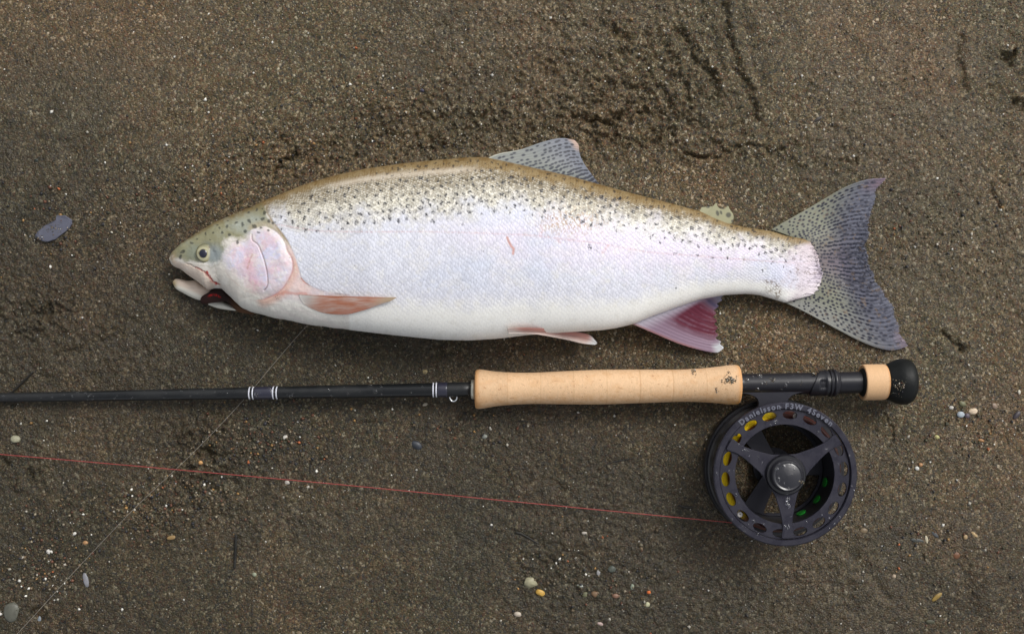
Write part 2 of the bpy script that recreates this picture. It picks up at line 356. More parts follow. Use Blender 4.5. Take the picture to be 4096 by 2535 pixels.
m2 = RNG.uniform(0, 1, ex) < (.25 + .5 * sm(ns('broad', ax_, ay_, 2200), 0, 1.5)); ax_, ay_ = ax_[m2], ay_[m2]
ar = RNG.uniform(3, 5.5, len(ax_))
ac = PAL[RNG.choice([7, 8, 8, 9, 6, 10], len(ax_), p=[.36, .16, .10, .14, .22, .02])]
cx_, cy_, cr_ = [], [], []
for x, y, rx, ry, k in [(620, 2030, 260, 90, 330), (1080, 1760, 260, 110, 300), (180, 2230, 180, 160, 300), (830, 1950, 120, 60, 90), (2400, 2330, 260, 120, 130), (1900, 1720, 240, 80, 90),
                        (3900, 1700, 160, 110, 70), (3750, 900, 260, 180, 90), (300, 880, 320, 160, 160), (700, 760, 320, 90, 130), (1000, 600, 250, 130, 110), (1500, 480, 300, 160, 120), (3700, 2200, 250, 200, 90)]:
    cx_.append(x + RNG.standard_normal(k) * rx * .6); cy_.append(y + RNG.standard_normal(k) * ry * .6); cr_.append(RNG.uniform(3.2, 8.5, k))
cx_, cy_, cr_ = map(np.concatenate, (cx_, cy_, cr_)); okk = cr_ < 9
cc_ = PAL[RNG.choice(len(PAL), len(cx_), p=[.19, .19, .165, .14, .11, .09, .045, .025, .015, .024, .006])] * RNG.uniform(.8, 1.2, (len(cx_), 1))
ax_, ay_, ar = np.r_[ax_, cx_], np.r_[ay_, cy_], np.r_[ar, cr_]; ac = np.vstack([ac, cc_])
cols = np.vstack([PAL[GI[:, 3].astype(int)] * .82, ac])
tag(link('coarse_grit', grains('coarse_grit', np.r_[GI[:, 0], ax_], np.r_[GI[:, 1], ay_], np.r_[GI[:, 2], ar], cols, .35), GM, smooth=False), kind='stuff')

# ------------------------------------------------------------------ the fish
FISH = empty('trout', W(2000, 1000, 0))
tag(FISH, 'large silvery trout with black spotted back and pink gill cover lying on sand', 'fish')
SKIN = material('fish_skin', rough=.40, attr=True, spec=.28, coat=.04)
def lattice(u, v, R=.60):
    """overlapping scales: the front scale lies on top. returns rim (0 centre..1 edge) and the height within the scale"""
    best = np.full(u.shape, 9.0); val = np.zeros(u.shape); got = np.zeros(u.shape, bool); idn = np.zeros(u.shape)
    ci0 = np.floor(u * 2 / 1.0) - 2
    for k in range(0, 5):
        ci = ci0 + k                          # columns every half pitch, rows alternate
        off = np.mod(ci, 2) * .5; cv = np.round(v - off) + off; cu = ci * .5
        d = np.hypot((u - cu) * 1.0, (v - cv) * .98)
        t = (d < R) & ~got; best[t] = d[t] / R; val[t] = (u - cu)[t]; got |= t
        idn[t] = np.mod(np.sin(ci[t] * 12.9898 + cv[t] * 78.233) * 43758.5453, 1)
    best = np.where(got, best, 1.0)
    return best, val, idn
# spots of the back
SPX0, SPY0, SPR = 600, 560, 2.0
sp_map = np.zeros((int(2900 / SPR), int(900 / SPR)), np.float32)
low = np.array([(1060, 900), (1100, 917), (1308, 930), (1450, 905), (1576, 885), (1755, 885), (1874, 858), (2000, 850), (2112, 862), (2350, 905), (2400, 900), (2560, 930), (2719, 968), (2826, 990), (2985, 1010), (3145, 1045), (3250, 1060)], float)
pts = []; cell = {}
tries = 0
while tries < 26000:
    tries += 1
    x = random.uniform(1085, 3220); lo = np.interp(x, low[:, 0], low[:, 1]); t0 = float(yt(x)); y = random.uniform(t0 + 6, lo)
    if x < 1500 and y < t0 + 70 - (x - 1085) * .08: continue
    if x < 1290 and y > 780 + (1290 - x) * 0 and False: continue
    rel = (y - t0) / (lo - t0)
    dmin = 21 + (5 if x < 1500 else 0) + (5 if rel > .85 else 0) + random.uniform(0, 6)
    gxk, gyk = int(x // 30), int(y // 30); ok = True
    for a in (-1, 0, 1):
        for b in (-1, 0, 1):
            for q in cell.get((gxk + a, gyk + b), ()):
                if (q[0] - x) ** 2 + (q[1] - y) ** 2 < dmin * dmin: ok = False; break
    if ok: cell.setdefault((gxk, gyk), []).append((x, y)); pts.append((x, y, random.uniform(4.2, 6.9) * (.7 if rel < .22 else 1), random.uniform(.8, 1.0) * (.75 if rel < .22 else 1)))
pts += [(x, y, 4.6, .85) for x, y in [(2700, 1014), (2790, 1022), (2852, 1030), (2910, 1034), (2978, 1038), (3060, 1010), (3080, 1030), (3090, 1050), (3145, 1050), (3135, 1070), (3052, 1085),
        (2640, 970), (2600, 952), (2466, 924), (1852, 896), (2360, 990), (2853, 1131), (2700, 1150), (3180, 1030), (3200, 1040), (3220, 1070), (3240, 1100), (3165, 1082), (3190, 1120), (3230, 1130)]]
hx = [(731, 1008, 7), (726, 1028, 6), (766, 972, 5), (824, 938, 4), (851, 932, 4), (878, 912, 4), (889, 930, 5), (911, 908, 5), (916, 942, 6), (946, 890, 5), (971, 898, 6), (980, 922, 7),
      (997, 887, 6), (1017, 907, 8), (1050, 878, 7), (1077, 884, 7), (1057, 852, 6), (1074, 922, 6), (1024, 879, 4), (1044, 911, 4), (950, 968, 6), (993, 852, 4), (1027, 839, 4), (1052, 836, 4), (1090, 848, 5),
      (912, 884, 3), (870, 900, 3), (840, 955, 3), (1034, 931, 4), (788, 951, 4)]
for x, y, r, a in pts + [(x, y, r, .9) for x, y, r in hx]:
    i0, i1 = int((x - r - 6 - SPX0) / SPR), int((x + r + 6 - SPX0) / SPR) + 1; j0, j1 = int((y - r - 6 - SPY0) / SPR), int((y + r + 6 - SPY0) / SPR) + 1
    ii, jj = np.meshgrid(np.arange(i0, i1), np.arange(j0, j1), indexing='ij')
    xx, yy = ii * SPR + SPX0 - x, jj * SPR + SPY0 - y
    an = random.uniform(-1.6, 1.6); e = random.uniform(1.0, 1.6)
    d = np.hypot((xx * math.cos(an) + yy * math.sin(an)) / e, (-xx * math.sin(an) + yy * math.cos(an)))
    sp_map[i0:i1, j0:j1] = np.maximum(sp_map[i0:i1, j0:j1], a * (1 - sm(d, r * .8, r * 1.15)))
def sample_spots(px, py):
    u = np.clip((px - SPX0) / SPR, 0, sp_map.shape[0] - 2); v = np.clip((py - SPY0) / SPR, 0, sp_map.shape[1] - 2)
    i = u.astype(int); j = v.astype(int); fu = u - i; fv = v - j
    return (sp_map[i, j] * (1 - fu) + sp_map[i + 1, j] * fu) * (1 - fv) + (sp_map[i, j + 1] * (1 - fu) + sp_map[i + 1, j + 1] * fu) * fv
Z1 = lambda L: [(620 + x * .3704, 760 + y * .3704) for x, y in L]     # from the enlarged tracing of the head
GILL_EDGE = Z1([(1060, 420), (1190, 390), (1330, 470), (1400, 570), (1430, 660), (1480, 740), (1488, 850), (1450, 950), (1380, 1060), (1290, 1130), (1180, 1180)])
PREOP = Z1([(1045, 480), (1050, 540), (1110, 590), (1150, 680), (1190, 800), (1215, 930), (1215, 1030), (1180, 1080)])
SCALE_START = Z1([(1150, 130), (1210, 230), (1290, 350), (1420, 520), (1500, 680), (1560, 860), (1590, 950), (1700, 1040), (1890, 1100), (2100, 1130)])
GILL_EDGE = [tuple(p) for p in spline(GILL_EDGE, 40)]; PREOP = [tuple(p) for p in spline(PREOP, 28)]; SCALE_START = [tuple(p) for p in spline(SCALE_START, 40)]
HEADPOLY = Z1([(1100, -60), (1150, 130)]) + SCALE_START[4:] + Z1([(2100, 1900), (0, 1900), (0, -60)])
CHEEK = Z1([(1060, 420), (1190, 390), (1330, 470), (1400, 570), (1430, 660), (1480, 740), (1488, 850), (1450, 950), (1380, 1060), (1290, 1130), (1100, 1120), (900, 980), (760, 850), (720, 760), (760, 640), (830, 560), (960, 520)])
GREEN = Z1([(100, 760), (165, 740), (330, 770), (470, 800), (620, 800), (735, 740), (760, 640), (740, 560), (830, 530), (930, 540), (1040, 480), (1060, 420), (1190, 380), (1300, 440), (1400, 560), (1450, 640), (1380, 480), (1290, 350), (1200, 210), (1300, -100), (0, 100)])
MOUTHLINE = Z1([(350, 800), (430, 840), (530, 885), (590, 945), (640, 1000), (700, 1020)])
LATLINE = [(1110, 900), (1279, 925), (1450, 928), (1700, 926), (1874, 931), (2112, 940), (2300, 962), (2400, 974), (2586, 1008), (2826, 1027), (3092, 1046), (3250, 1056)]
SCAR = [(2029, 950), (2036, 968), (2045, 985), (2055, 995), (2052, 1015)]
def paint(px, py, bx, by):
    """skin colour and relief (in drawing units) at the drawing position px,py"""
    x0 = np.clip(bx, 683, 3282); a_, b_ = yt(x0), yb(x0); t = np.clip((by - a_) / (b_ - a_), 0, 1)
    n1 = ns('mid', px, py, 1500); n2 = ns('mid', px + 400, py, 700); nf = ns('white', px, py, 700); nb = ns('broad', px, py, 2600)
    # scale lattice follows the body
    pitch = np.interp(px, [1050, 1400, 2200, 2900, 3280], [11, 14.0, 14.0, 12.5, 11.5]); pitch = pitch * (.80 + .20 * sm(t, .05, .35))
    arc = (t - .47) * np.interp(px, [1050, 1900, 2700, 3200], [560, 720, 430, 270])
    sc_f = np.interp(px, [1050, 1350, 2300, 3200], [.80, 1, 1, .85])
    uu = px / 21.5 + arc * .009; vv = arc / (18.5 * sc_f * np.interp(t, [0, .12, .4, 1], [.55, .70, .95, .88]))
    vv = np.cumsum(np.ones(1)) * 0 + vv
    uu = uu + .12 * ns('mid', px, py, 900); vv = vv + .12 * ns('mid', py, px, 900)
    rim, val, idn = lattice(uu, vv)
    gap = sm(rim, .78, 1.0)
    back = 1 - sm(t + .010 * n2, .04 + .02 * sm(px, 1500, 1900), .10 + .03 * sm(px, 1900, 2500))
    spl = np.interp(px, low[:, 0], low[:, 1]); band = 1 - sm(py + 18 * n1, spl - 100, spl + 34)
    tan = np.array((.36, .30, .20)); silver = np.array((.54, .51, .43))
    upper = mix(np.broadcast_to(np.array((.215, .175, .11)), px.shape + (3,)), silver, np.clip(sm(t, .09, .26) + .10 * n2, 0, 1))
    c = np.broadcast_to(np.array((.615, .625, .69)), px.shape + (3,)).copy()
    pink = np.exp(-((py - (930 + (px - 1800) * .08)) / 95) ** 2) * sm(px, 1500, 2300)
    c = mix(c, (.66, .60, .70), np.clip(pink * .85 + .12 * n1 * sm(px, 1600, 2200), 0, 1))
    c = mix(c, (.64, .64, .70), np.clip(sm(t, .62, .8) * .8, 0, 1))
    c = mix(c, (.83, .82, .78), sm(t + .012 * n1, .74, .88))
    c = mix(c, (.68, .66, .60), np.clip(.35 * sm(n2, .6, 2.0), 0, 1))
    c = mix(c, (.55, .59, .70), np.clip(.6 * sm(ns('broad', px, py * 1.6, 2400), 0, 1.4) * (1 - sm(t, .66, .8)), 0, 1)); c = mix(c, (.70, .665, .60), np.clip(.22 * sm(ns('mid', px * .6, py, 1500), .4, 1.7) * (1 - sm(t, .8, .9)), 0, 1))
    c = mix(c, upper, band)
    gl = np.clip(.40 + .50 * band - .25 * sm(t, .70, .86), 0.03, 1) * gap
    gcol = mix(np.broadcast_to(np.array((.26, .27, .36)), px.shape + (3,)), (.12, .095, .05), band)
    bright = 1 + (idn - .5)[..., None] * (.15 + .42 * band[..., None]) * (1 - .8 * sm(t, .72, .88))[..., None]
    c = c * bright
    c = c * (1 - gl[..., None]) + gcol * gl[..., None]
    c = mix(c, (.80, .79, .74), np.clip(.55 * band * (1 - sm(rim, .3, .6)) * sm(idn, -.4 * (px < 1700), .8), 0, 1))
    c = c * (1 + .035 * nf[..., None])
    # back: olive brown with fine pale scale points
    bc = mix(np.broadcast_to(np.array((.125, .064, .010)), px.shape + (3,)), (.33, .27, .16), np.clip((1 - rim) * 1.6 - .1, 0, 1) * (.3 + .5 * sm(t, .01, .05)))
    bc = mix(bc, (.27, .20, .10), np.clip(.3 + .3 * n2, 0, .6))
    c = mix(c, bc, back * .97)
    # pale strip where the light flank begins
    strip = np.exp(-((t - .085) / .018) ** 2) * sm(px, 1250, 1400) * (1 - sm(px, 1850, 1950)); c = mix(c, (.52, .45, .36), strip * .7)
    # smears and scrapes behind the middle
    sme = np.exp(-((px - 2290) / 130) ** 2 - ((py - 885) / 55) ** 2) * sm(ns('lump', px * 1.6, py, 500), .1, .9); c = mix(c, (.34, .21, .10), sme * .85)
    sme = np.exp(-((px - 2210) / 36) ** 2 - ((py - 900) / 34) ** 2) * gap; c = mix(c, (.42, .25, .15), sme * .9)
    ll = seg_dist(px, py, LATLINE); c = mix(c, (.52, .30, .32), (1 - sm(ll, 1.5, 5)) * np.clip(.22 + .5 * ns('white', px, py, 300), 0, .7))
    sc_ = seg_dist(px, py, SCAR); c = mix(c, (.50, .25, .20), (1 - sm(sc_, 2.5, 7)) * .8)
    for q in ([(2165, 905), (2170, 925), (2160, 940)], [(2230, 955), (2240, 970)], [(2430, 985), (2410, 1010)]):
        c = mix(c, (.55, .32, .30), (1 - sm(seg_dist(px, py, q), 3, 9)) * .5 * (.4 + gap))
    sp = sample_spots(px + 3.4 * ns('fine', px, py, 2600), py + 3.4 * ns('fine', py, px, 2600))
    isb = sm(px, 1085, 1110)
    spw = sp * np.clip(np.where(back > .6, 1.0, .50 + .8 * sm(rim, .55, .85)), 0, 1)
    c = mix(c, (.008, .010, .018), np.clip(spw * 1.15, 0, 1) * .97 * isb)
    rel = (1.6 * (1 - rim ** 2) + 1.1 * np.clip(val + .3, 0, 1)) * (1 - .75 * sm(t, .78, .9)) * (.5 + .5 * sm(t, 0, .1))
    # tail root: skin over the fin rays, pinkish, wrinkled
    root = sm(px + 14 * n2, 3110, 3230) * sm(py + (px - 3130) * .25, 985, 1015); c = mix(c, (.66, .57, .62), root * .75)
    wr = np.abs(np.sin(py * .55 + 2.2 * n2)) ; c = c * (1 - (.40 * root * sm(wr, .80, 1.0) * sm(n2, -.6, .6))[..., None]); c = mix(c, (.05, .04, .06), root * sm(ns('fine', px * .6, py * 1.4, 1100), 1.25, 1.7) * .85) 
    c = mix(c, (.30, .25, .32), sm(px, 3235, 3285) * sm(ns('fine', px * .5, py * 1.3, 1500), .1, 1.1) * .8)
    # head ----------------------------------------------------------------
    hm = px < 1420; hp = 1 - sm(sdf(px[hm], py[hm], HEADPOLY), -5, 3); X, Y = px[hm], py[hm]
    m1, m2_, mf = n1[hm], n2[hm], nf[hm]
    X0, Y0 = X, Y
    X = X + 2.0 * ns('mid', X, Y, 1100) + .5 * ns('white', X, Y, 400); Y = Y + 2.0 * ns('mid', Y, X, 1100) + .5 * ns('white', Y, X, 400)
    hc = np.broadcast_to(np.array((.66, .62, .56)), X.shape + (3,)).copy()
    hc = mix(hc, (.56, .52, .47), np.clip(.35 * sm(ns('mid', X, Y, 900), .1, 1.6), 0, 1)); hc = mix(hc, (.74, .72, .68), np.clip(.4 * sm(ns('mid', Y, X, 700), .3, 1.6), 0, 1))
    d = sdf(X + 5 * m2_, Y + 5 * m1, GREEN); g = 1 - sm(d, -16, 5)
    grn = mix(np.broadcast_to(np.array((.255, .245, .15)), X.shape + (3,)), (.17, .125, .055), 1 - sm(t[hm], .02, .14 + .05 * 0))
    grn = mix(grn, (.33, .35, .30), np.clip(np.exp(-((X - 1010) / 90) ** 2 - ((Y - 900) / 40) ** 2) + .12 * m2_, 0, 1))
    hc = mix(hc, grn, g)
    eyep = np.exp(-(((X - 858) / 42) ** 2 + ((Y - 1018) / 42) ** 2) ** 1.6); hc = mix(hc, (.27, .31, .33), eyep * .85)
    eyef = np.exp(-(((X - 775) / 34) ** 2 + ((Y - 1010) / 34) ** 2) ** 1.6); hc = mix(hc, (.22, .25, .20), eyef * .7)
    dc = sdf(X + 3 * m2_, Y + 3 * m1, CHEEK); ck = 1 - sm(dc, -38, 14) * (1 - .6 * sm(X, 1060, 1120))
    cheek = mix(np.broadcast_to(np.array((.70, .60, .66)), X.shape + (3,)), (.64, .64, .80), np.clip(.45 + .35 * ns('mid', X + 90, Y, 1100), 0, 1))
    cheek = mix(cheek, (.74, .38, .44), np.clip(.9 * np.exp(-((X - 1010) / 34) ** 2 - ((Y - 1140) / 34) ** 2) + .65 * np.exp(-((X - 1000) / 26) ** 2 - ((Y - 1040) / 60) ** 2) + .25 * sm(ns('mid', X, Y, 1300), .3, 1.4), 0, .85))
    cheek = mix(cheek, (.78, .72, .68), np.clip(.5 * sm(ns('mid', X, Y + 200, 1000), .3, 1.4), 0, 1))
    hc = mix(hc, cheek, ck * .95)
    hc = mix(hc, (.74, .72, .66), sm(Y, 1165, 1220) * .9)
    # flesh behind the gill cover
    ge = seg_dist(X0, Y0, GILL_EDGE); inside = in_poly(X0, Y0, GILL_EDGE + Z1([(900, 1180), (700, 900), (800, 500)]))
    fl = (~inside) & (X > 985); flw = np.where(fl, 1, 0) * (1 - sm(ge, 12, 44)) * sm(Y, 940, 1060)
    hc = mix(hc, (.40, .34, .22), np.where(fl, 1, 0) * (1 - sm(ge, 10, 34)) * (1 - sm(Y, 930, 1040)) * .7); hc = mix(hc, (.68, .42, .33), flw * .8)
    fx = np.exp(-(((X - 1205) / 46) ** 2 + ((Y - 1150) / 44) ** 2) ** 1.5); hc = mix(hc, (.74, .55, .50), fx * .8)
    hc = mix(hc, (.58, .22, .17), .55 * (1 - sm(seg_dist(X, Y, Z1([(1290, 1130), (1400, 1100), (1530, 1120), (1620, 1125)])), 2, 8)))
    hc = mix(hc, (.55, .20, .13), .7 * (1 - sm(seg_dist(X, Y, Z1([(1590, 950), (1640, 1010), (1700, 1030)])), 2, 8)))
    hc = mix(hc, (.26, .19, .09), .75 * (1 - sm(seg_dist(X, Y, Z1([(1210, 230), (1290, 350), (1400, 500), (1480, 620)])), 3, 9)))
    hc = mix(hc, (.46, .22, .20), .7 * (1 - sm(ge, 1.0, 5)) * sm(Y, 960, 1040)); hc = mix(hc, (.66, .46, .46), .5 * np.where(inside, 1 - sm(ge, 2, 26), 0) * sm(Y, 1020, 1100))
    po = seg_dist(X0, Y0, PREOP); hc = mix(hc, (.26, .17, .17), (.6 + .2 * sm(Y, 950, 1080)) * (1 - sm(po, .6, 3.8)))
    ml = seg_dist(X, Y, MOUTHLINE); hc = mix(hc, (.55, .42, .34), .5 * (1 - sm(ml, 3, 12)))
    hc = mix(hc, (.30, .06, .05), .9 * (1 - sm(seg_dist(X, Y, MOUTHLINE[1:]), 1.5, 5)))
    hc = mix(hc, (.34, .015, .015), .95 * (1 - sm(seg_dist(X, Y, Z1([(555, 890), (600, 950), (610, 985), (660, 1010)])), 3, 8 )))
    lip = sdf(X, Y, Z1([(165, 740), (330, 800), (450, 860), (540, 900), (640, 1010), (640, 1060), (580, 1100), (200, 840)])); hc = mix(hc, (.66, .53, .43), (1 - sm(lip, -4, 6)) * .7)
    hc = mix(hc, (.36, .25, .13), .7 * np.exp(-((X - 690) / 16) ** 2 - ((Y - 1028) / 22) ** 2))
    hc = mix(hc, (.40, .20, .14), .5 * (1 - sm(seg_dist(X, Y, Z1([(1045, 700), (1020, 800), (1005, 850)])), 1, 5)))
    # bone edges, folds and pores
    for pl, col_, wd, am in ((Z1([(640, 800), (655, 870), (650, 930), (700, 980)]), (.34, .30, .24), 3.5, .45), (Z1([(350, 800), (470, 815), (600, 830), (700, 800), (735, 750)]), (.36, .34, .26), 4, .5),
                             (Z1([(760, 880), (820, 960), (900, 1030), (1000, 1100), (1100, 1130)]), (.55, .42, .38), 5, .35), (Z1([(1010, 520), (960, 560), (900, 540), (830, 560)]), (.30, .28, .20), 4, .4),
                             (Z1([(900, 1130), (1050, 1200), (1200, 1230), (1350, 1250)]), (.56, .50, .44), 5, .4), (Z1([(1230, 1000), (1300, 960), (1380, 940)]), (.60, .42, .44), 4, .3)):
        hc = mix(hc, col_, (1 - sm(seg_dist(X, Y, pl), 0, wd)) * am)
    st = np.abs(np.sin(np.arctan2(Y - 1120, X - 935) * 26)); hc = mix(hc, (.70, .50, .54), .16 * sm(st, .7, 1) * ck)
    gs_ = sm(ns('white', X, Y, 260), 2.3, 2.8); hc = mix(hc, (.10, .07, .05), gs_ * .8 * sm(Y, 930, 960))
    hc = mix(hc, (.72, .70, .60), .5 * sm(ns('fine', X, Y, 1500), .9, 1.8) * (1 - g) * (1 - sm(Y, 1130, 1180)))
    hc = hc * (1 + .05 * mf[..., None])
    hs_ = sample_spots(X, Y); hc = mix(hc, (.035, .038, .035), hs_ * .85)
    c[hm] = c[hm] * (1 - hp[..., None]) + hc * hp[..., None]
    rh = 4.2 * np.where(inside, sm(ge, 0, 26) * (1 - sm(ge, 24, 110)), 0) * sm(X, 980, 1060) * (1 - sm(Y, 1140, 1190)) - 3.0 * (1 - sm(po, 0, 5)) + 2.5 * np.where(po < 40, sm(po, 0, 14), 1) * 0 \
        - 2.5 * (1 - sm(ml, 0, 6)) - 1.6 * (1 - sm(np.abs(ge - 0) , 0, 9)) * sm(X, 1000, 1060) + .6 * ns('mid', X, Y, 1400) + .5 * ns('mid', X, Y, 2400) * ck - 5 * np.exp(-(((X - 820) / 44) ** 2 + ((Y - 1012) / 42) ** 2) ** 3) - 2.5 * np.exp(-((X - 731) / 5) ** 2 - ((Y - 1008) / 5) ** 2)
    rel[hm] = rel[hm] * (1 - hp) + rh * hp
    # specks of grit stuck to the skin
    sk = ns('white', px, py, 340); dirt = sm(sk + .3 * nb, 2.8, 3.1); c = mix(c, (.05, .04, .03), dirt)
    for (x, y, rx, ry) in [(3090, 1150, 28, 26), (3112, 1168, 14, 30), (3075, 1125, 20, 8), (3190, 1082, 12, 8), (3240, 1090, 26, 9)]:
        w = np.exp(-((px - x) / rx) ** 2 - ((py - y) / ry) ** 2) * sm(ns('fine', px, py, 900), .0, .8); c = mix(c, (.12, .07, .03), w * .9)
    return np.clip(c, .005, .85), rel

NX = 1120
xs = 681 + (3283 - 681) * np.linspace(0, 1, NX); xs[:24] = 681 + (xs[24] - 681) * (np.arange(24) / 24) ** 1.5
tu = np.linspace(-math.pi / 2, math.pi / 2, 350); tl = np.linspace(math.pi / 2, 3 * math.pi / 2, 26)[1:-1]
TH = np.r_[tu, tl]
XX, TT = np.meshgrid(xs, TH, indexing='ij')
A_, B_, T_ = yt(XX), yb(XX), th(XX); zc = fzc(XX)
w_ = np.sin(TT); cz = np.cos(TT); czz = np.sign(cz) * np.abs(cz) ** .86
BX = XX; BY = (A_ + B_) / 2 + (B_ - A_) / 2 * w_
up = cz >= 0
ZZ = zc + T_ * S * np.where(up, czz, czz * .85)
kx = S * (H - zc) / H
WX, WY = (BX - 2048) * kx, -(BY - 1267.5) * kx
PX = 2048 + WX / S * H / (H - ZZ); PY = 1267.5 - WY / S * H / (H - ZZ)
colr, rel = paint(PX, PY, BX, BY)
rel = np.where(up, rel, 0)
# displace along the section's normal
ny = np.sin(TT) / np.maximum(B_ - A_, 20) * 2; nz_ = np.cos(TT) / np.maximum(T_, 10); L_ = np.hypot(ny, nz_)
ZZ2 = ZZ + rel * S * nz_ / L_; WY2 = WY - rel * S * ny / L_
ring = XX.shape[1]
WX = WX + S * (5 * np.sin(BY * .37) + 4 * np.sin(BY * .83 + 1)) * sm(BX, 3215, 3283)
Vb = np.stack([WX, WY2, ZZ2], -1).reshape(-1, 3); Fb = grid_faces(NX, ring, True)
body_me = mesh_np('body', Vb, Fb, colr)
bm = bmesh.new(); bm.from_mesh(body_me); bm.verts.ensure_lookup_table()
bm.faces.new([bm.verts[i] for i in range(ring)]); bm.faces.new([bm.verts[(NX - 1) * ring + i] for i in range(ring)][::-1])
bmesh.ops.recalc_face_normals(bm, faces=bm.faces); bm.to_mesh(body_me); bm.free()
link('body', body_me, SKIN, FISH)
def surf(px, py):
    """height of the fish's upper surface seen at a drawing position"""
    z = np.full(np.shape(px), .05)
    for _ in range(8):
        b0 = 2048 + (px - 2048) * (H - z) / (H - .03); c_ = fzc(b0)
        bx = 2048 + (px - 2048) * (H - z) / (H - c_); by = 1267.5 + (py - 1267.5) * (H - z) / (H - c_)
        a, b = yt(np.clip(bx, 684, 3280)), yb(np.clip(bx, 684, 3280)); w = np.clip((by - (a + b) / 2) / ((b - a) / 2), -1, 1)
        z = c_ + th(bx) * S * (1 - w * w) ** .43
    return z

def coons(c0, c1, d0, d1, n, m):
    """c0: root curve, c1: outer curve (both run a=0..1); d0: side a=0, d1: side a=1 (both run b=0..1)"""
    C0, C1, D0, D1 = spline(c0, n), spline(c1, n), spline(d0, m), spline(d1, m)
    a = np.linspace(0, 1, n)[:, None, None]; b = np.linspace(0, 1, m)[None, :, None]
    return ((1 - b) * C0[:, None] + b * C1[:, None] + (1 - a) * D0[None] + a * D1[None]
            - ((1 - a) * (1 - b) * C0[0] + a * (1 - b) * C0[-1] + (1 - a) * b * C1[0] + a * b * C1[-1]))
def fin_mesh(name, P, z, col, rays, ray_h=1.2, thick=2.2, parent=None, mat=None):
    n, m = P.shape[:2]; a = np.linspace(0, 1, n)[:, None] * np.ones((1, m)); b = np.ones((n, 1)) * np.linspace(0, 1, m)[None]
    rh = ray_h * S * np.abs(np.sin(a * rays * math.pi)) ** .7
    k = S * (H - z) / H; X = (P[..., 0] - 2048) * k; Y = -(P[..., 1] - 1267.5) * k
    up = np.stack([X, Y, z + rh], -1); dn = np.stack([X, Y, z - thick * S * (1 - .75 * b)], -1)
    V = np.concatenate([up.reshape(-1, 3), dn.reshape(-1, 3)]); F = grid_faces(n, m); N_ = n * m
    F2 = F[:, ::-1] + N_
    edge = np.r_[np.arange(m), np.arange(1, n) * m + m - 1, (n - 1) * m + np.arange(m - 2, -1, -1), np.arange(n - 2, 0, -1) * m]
    e2 = np.roll(edge, -1); F3 = np.stack([edge, e2, e2 + N_, edge + N_], 1)
    me = mesh_np(name, V, np.vstack([F, F2, F3]), np.concatenate([col.reshape(-1, 3)] * 2))
    bm = bmesh.new(); bm.from_mesh(me); bmesh.ops.recalc_face_normals(bm, faces=bm.faces); bm.to_mesh(me); bm.free()
    return link(name, me, mat or FIN, parent or FISH)
FIN = material('fin_membrane', rough=.42, attr=True, spec=.25, alpha=.86)
def ab(n, m): return np.meshgrid(np.linspace(0, 1, n), np.linspace(0, 1, m), indexing='ij')
def spot_field(P, rows, dirv, seed, jit=.3, el=1.9, r=(5, 8), pitch=(26, 19)):
    """dark spots in staggered rows, drawn out along the rays"""
    r_ = random.Random(seed); out = np.zeros(P.shape[:2]); X, Y = P[..., 0], P[..., 1]
    for (x, y, ang, rad, e) in rows:
        ca, sa = math.cos(ang), math.sin(ang); u = (X - x) * ca + (Y - y) * sa; v = -(X - x) * sa + (Y - y) * ca
        m = (np.abs(u) < rad * e * 2) & (np.abs(v) < rad * 2)
        out[m] = np.maximum(out[m], 1 - sm(np.hypot(u[m] / e, v[m]), rad * .65, rad * 1.2))
    return out
def ray_spots(P, na, nb, seed, a0=.02, a1=.98, b0=.05, b1=.95, el=(1.3, 2.4), r=(4.5, 6.5), drop=.08):
    n, m = P.shape[:2]; q = random.Random(seed); out = []
    for i in range(na):
        for j in range(nb):
            if q.random() < drop: continue
            a = a0 + (a1 - a0) * (i + .5 + q.uniform(-.22, .22)) / na; b = b0 + (b1 - b0) * (j + .5 * (i % 2) + q.uniform(-.25, .25)) / nb
            fi, fj = min(int(a * (n - 1)), n - 2), min(max(int(b * (m - 1)), 1), m - 2); p = P[fi, fj]; d = P[fi, fj + 1] - P[fi, fj - 1]
            out.append((p[0], p[1], math.atan2(d[1], d[0]), q.uniform(*r), el[0] + (el[1] - el[0]) * b))
    return out
# tail fin
n, m = 260, 150; A, B = ab(n, m)
P = coons([(3085, 918), (3160, 945), (3225, 965), (3250, 1010), (3262, 1060), (3268, 1110), (3245, 1165), (3190, 1190), (3128, 1205)],
          [(3541, 712), (3507, 758), (3494, 820), (3475, 873), (3472, 937), (3461, 990), (3475, 1054), (3496, 1112), (3533, 1171), (3571, 1235), (3589, 1299), (3603, 1341), (3629, 1386)],
          [(3085, 918), (3145, 883), (3225, 838), (3305, 791), (3384, 747), (3464, 719), (3541, 712)],
          [(3128, 1205), (3198, 1237), (3278, 1279), (3358, 1322), (3438, 1363), (3507, 1390), (3571, 1401), (3629, 1386)], n, m)
P[..., 0] += (B ** 6) * (4 * np.sin(A * 60) + 5 * ns('white', P[..., 0], P[..., 1], 500))
base = np.broadcast_to(np.array((.22, .225, .17)), A.shape + (3,)).copy()
base = mix(base, (.125, .13, .17), sm(B + .35 * (1 - np.abs(A - .5) * 2), .45, .95)); base = mix(base, (.15, .11, .145), .7 * np.exp(-((A - .48) / .15) ** 2) * (1 - sm(B, .3, .95)))
base = mix(base, (.22, .18, .22), sm(B, .9, 1) * sm(A, .85, .97)); base = mix(base, (.30, .30, .31), .5 * sm(A, .75, .95) * (1 - sm(B, .5, 1)))
base = mix(base, (.19, .14, .18), sm(B, .8, 1) * (1 - sm(A, .03, .12)))
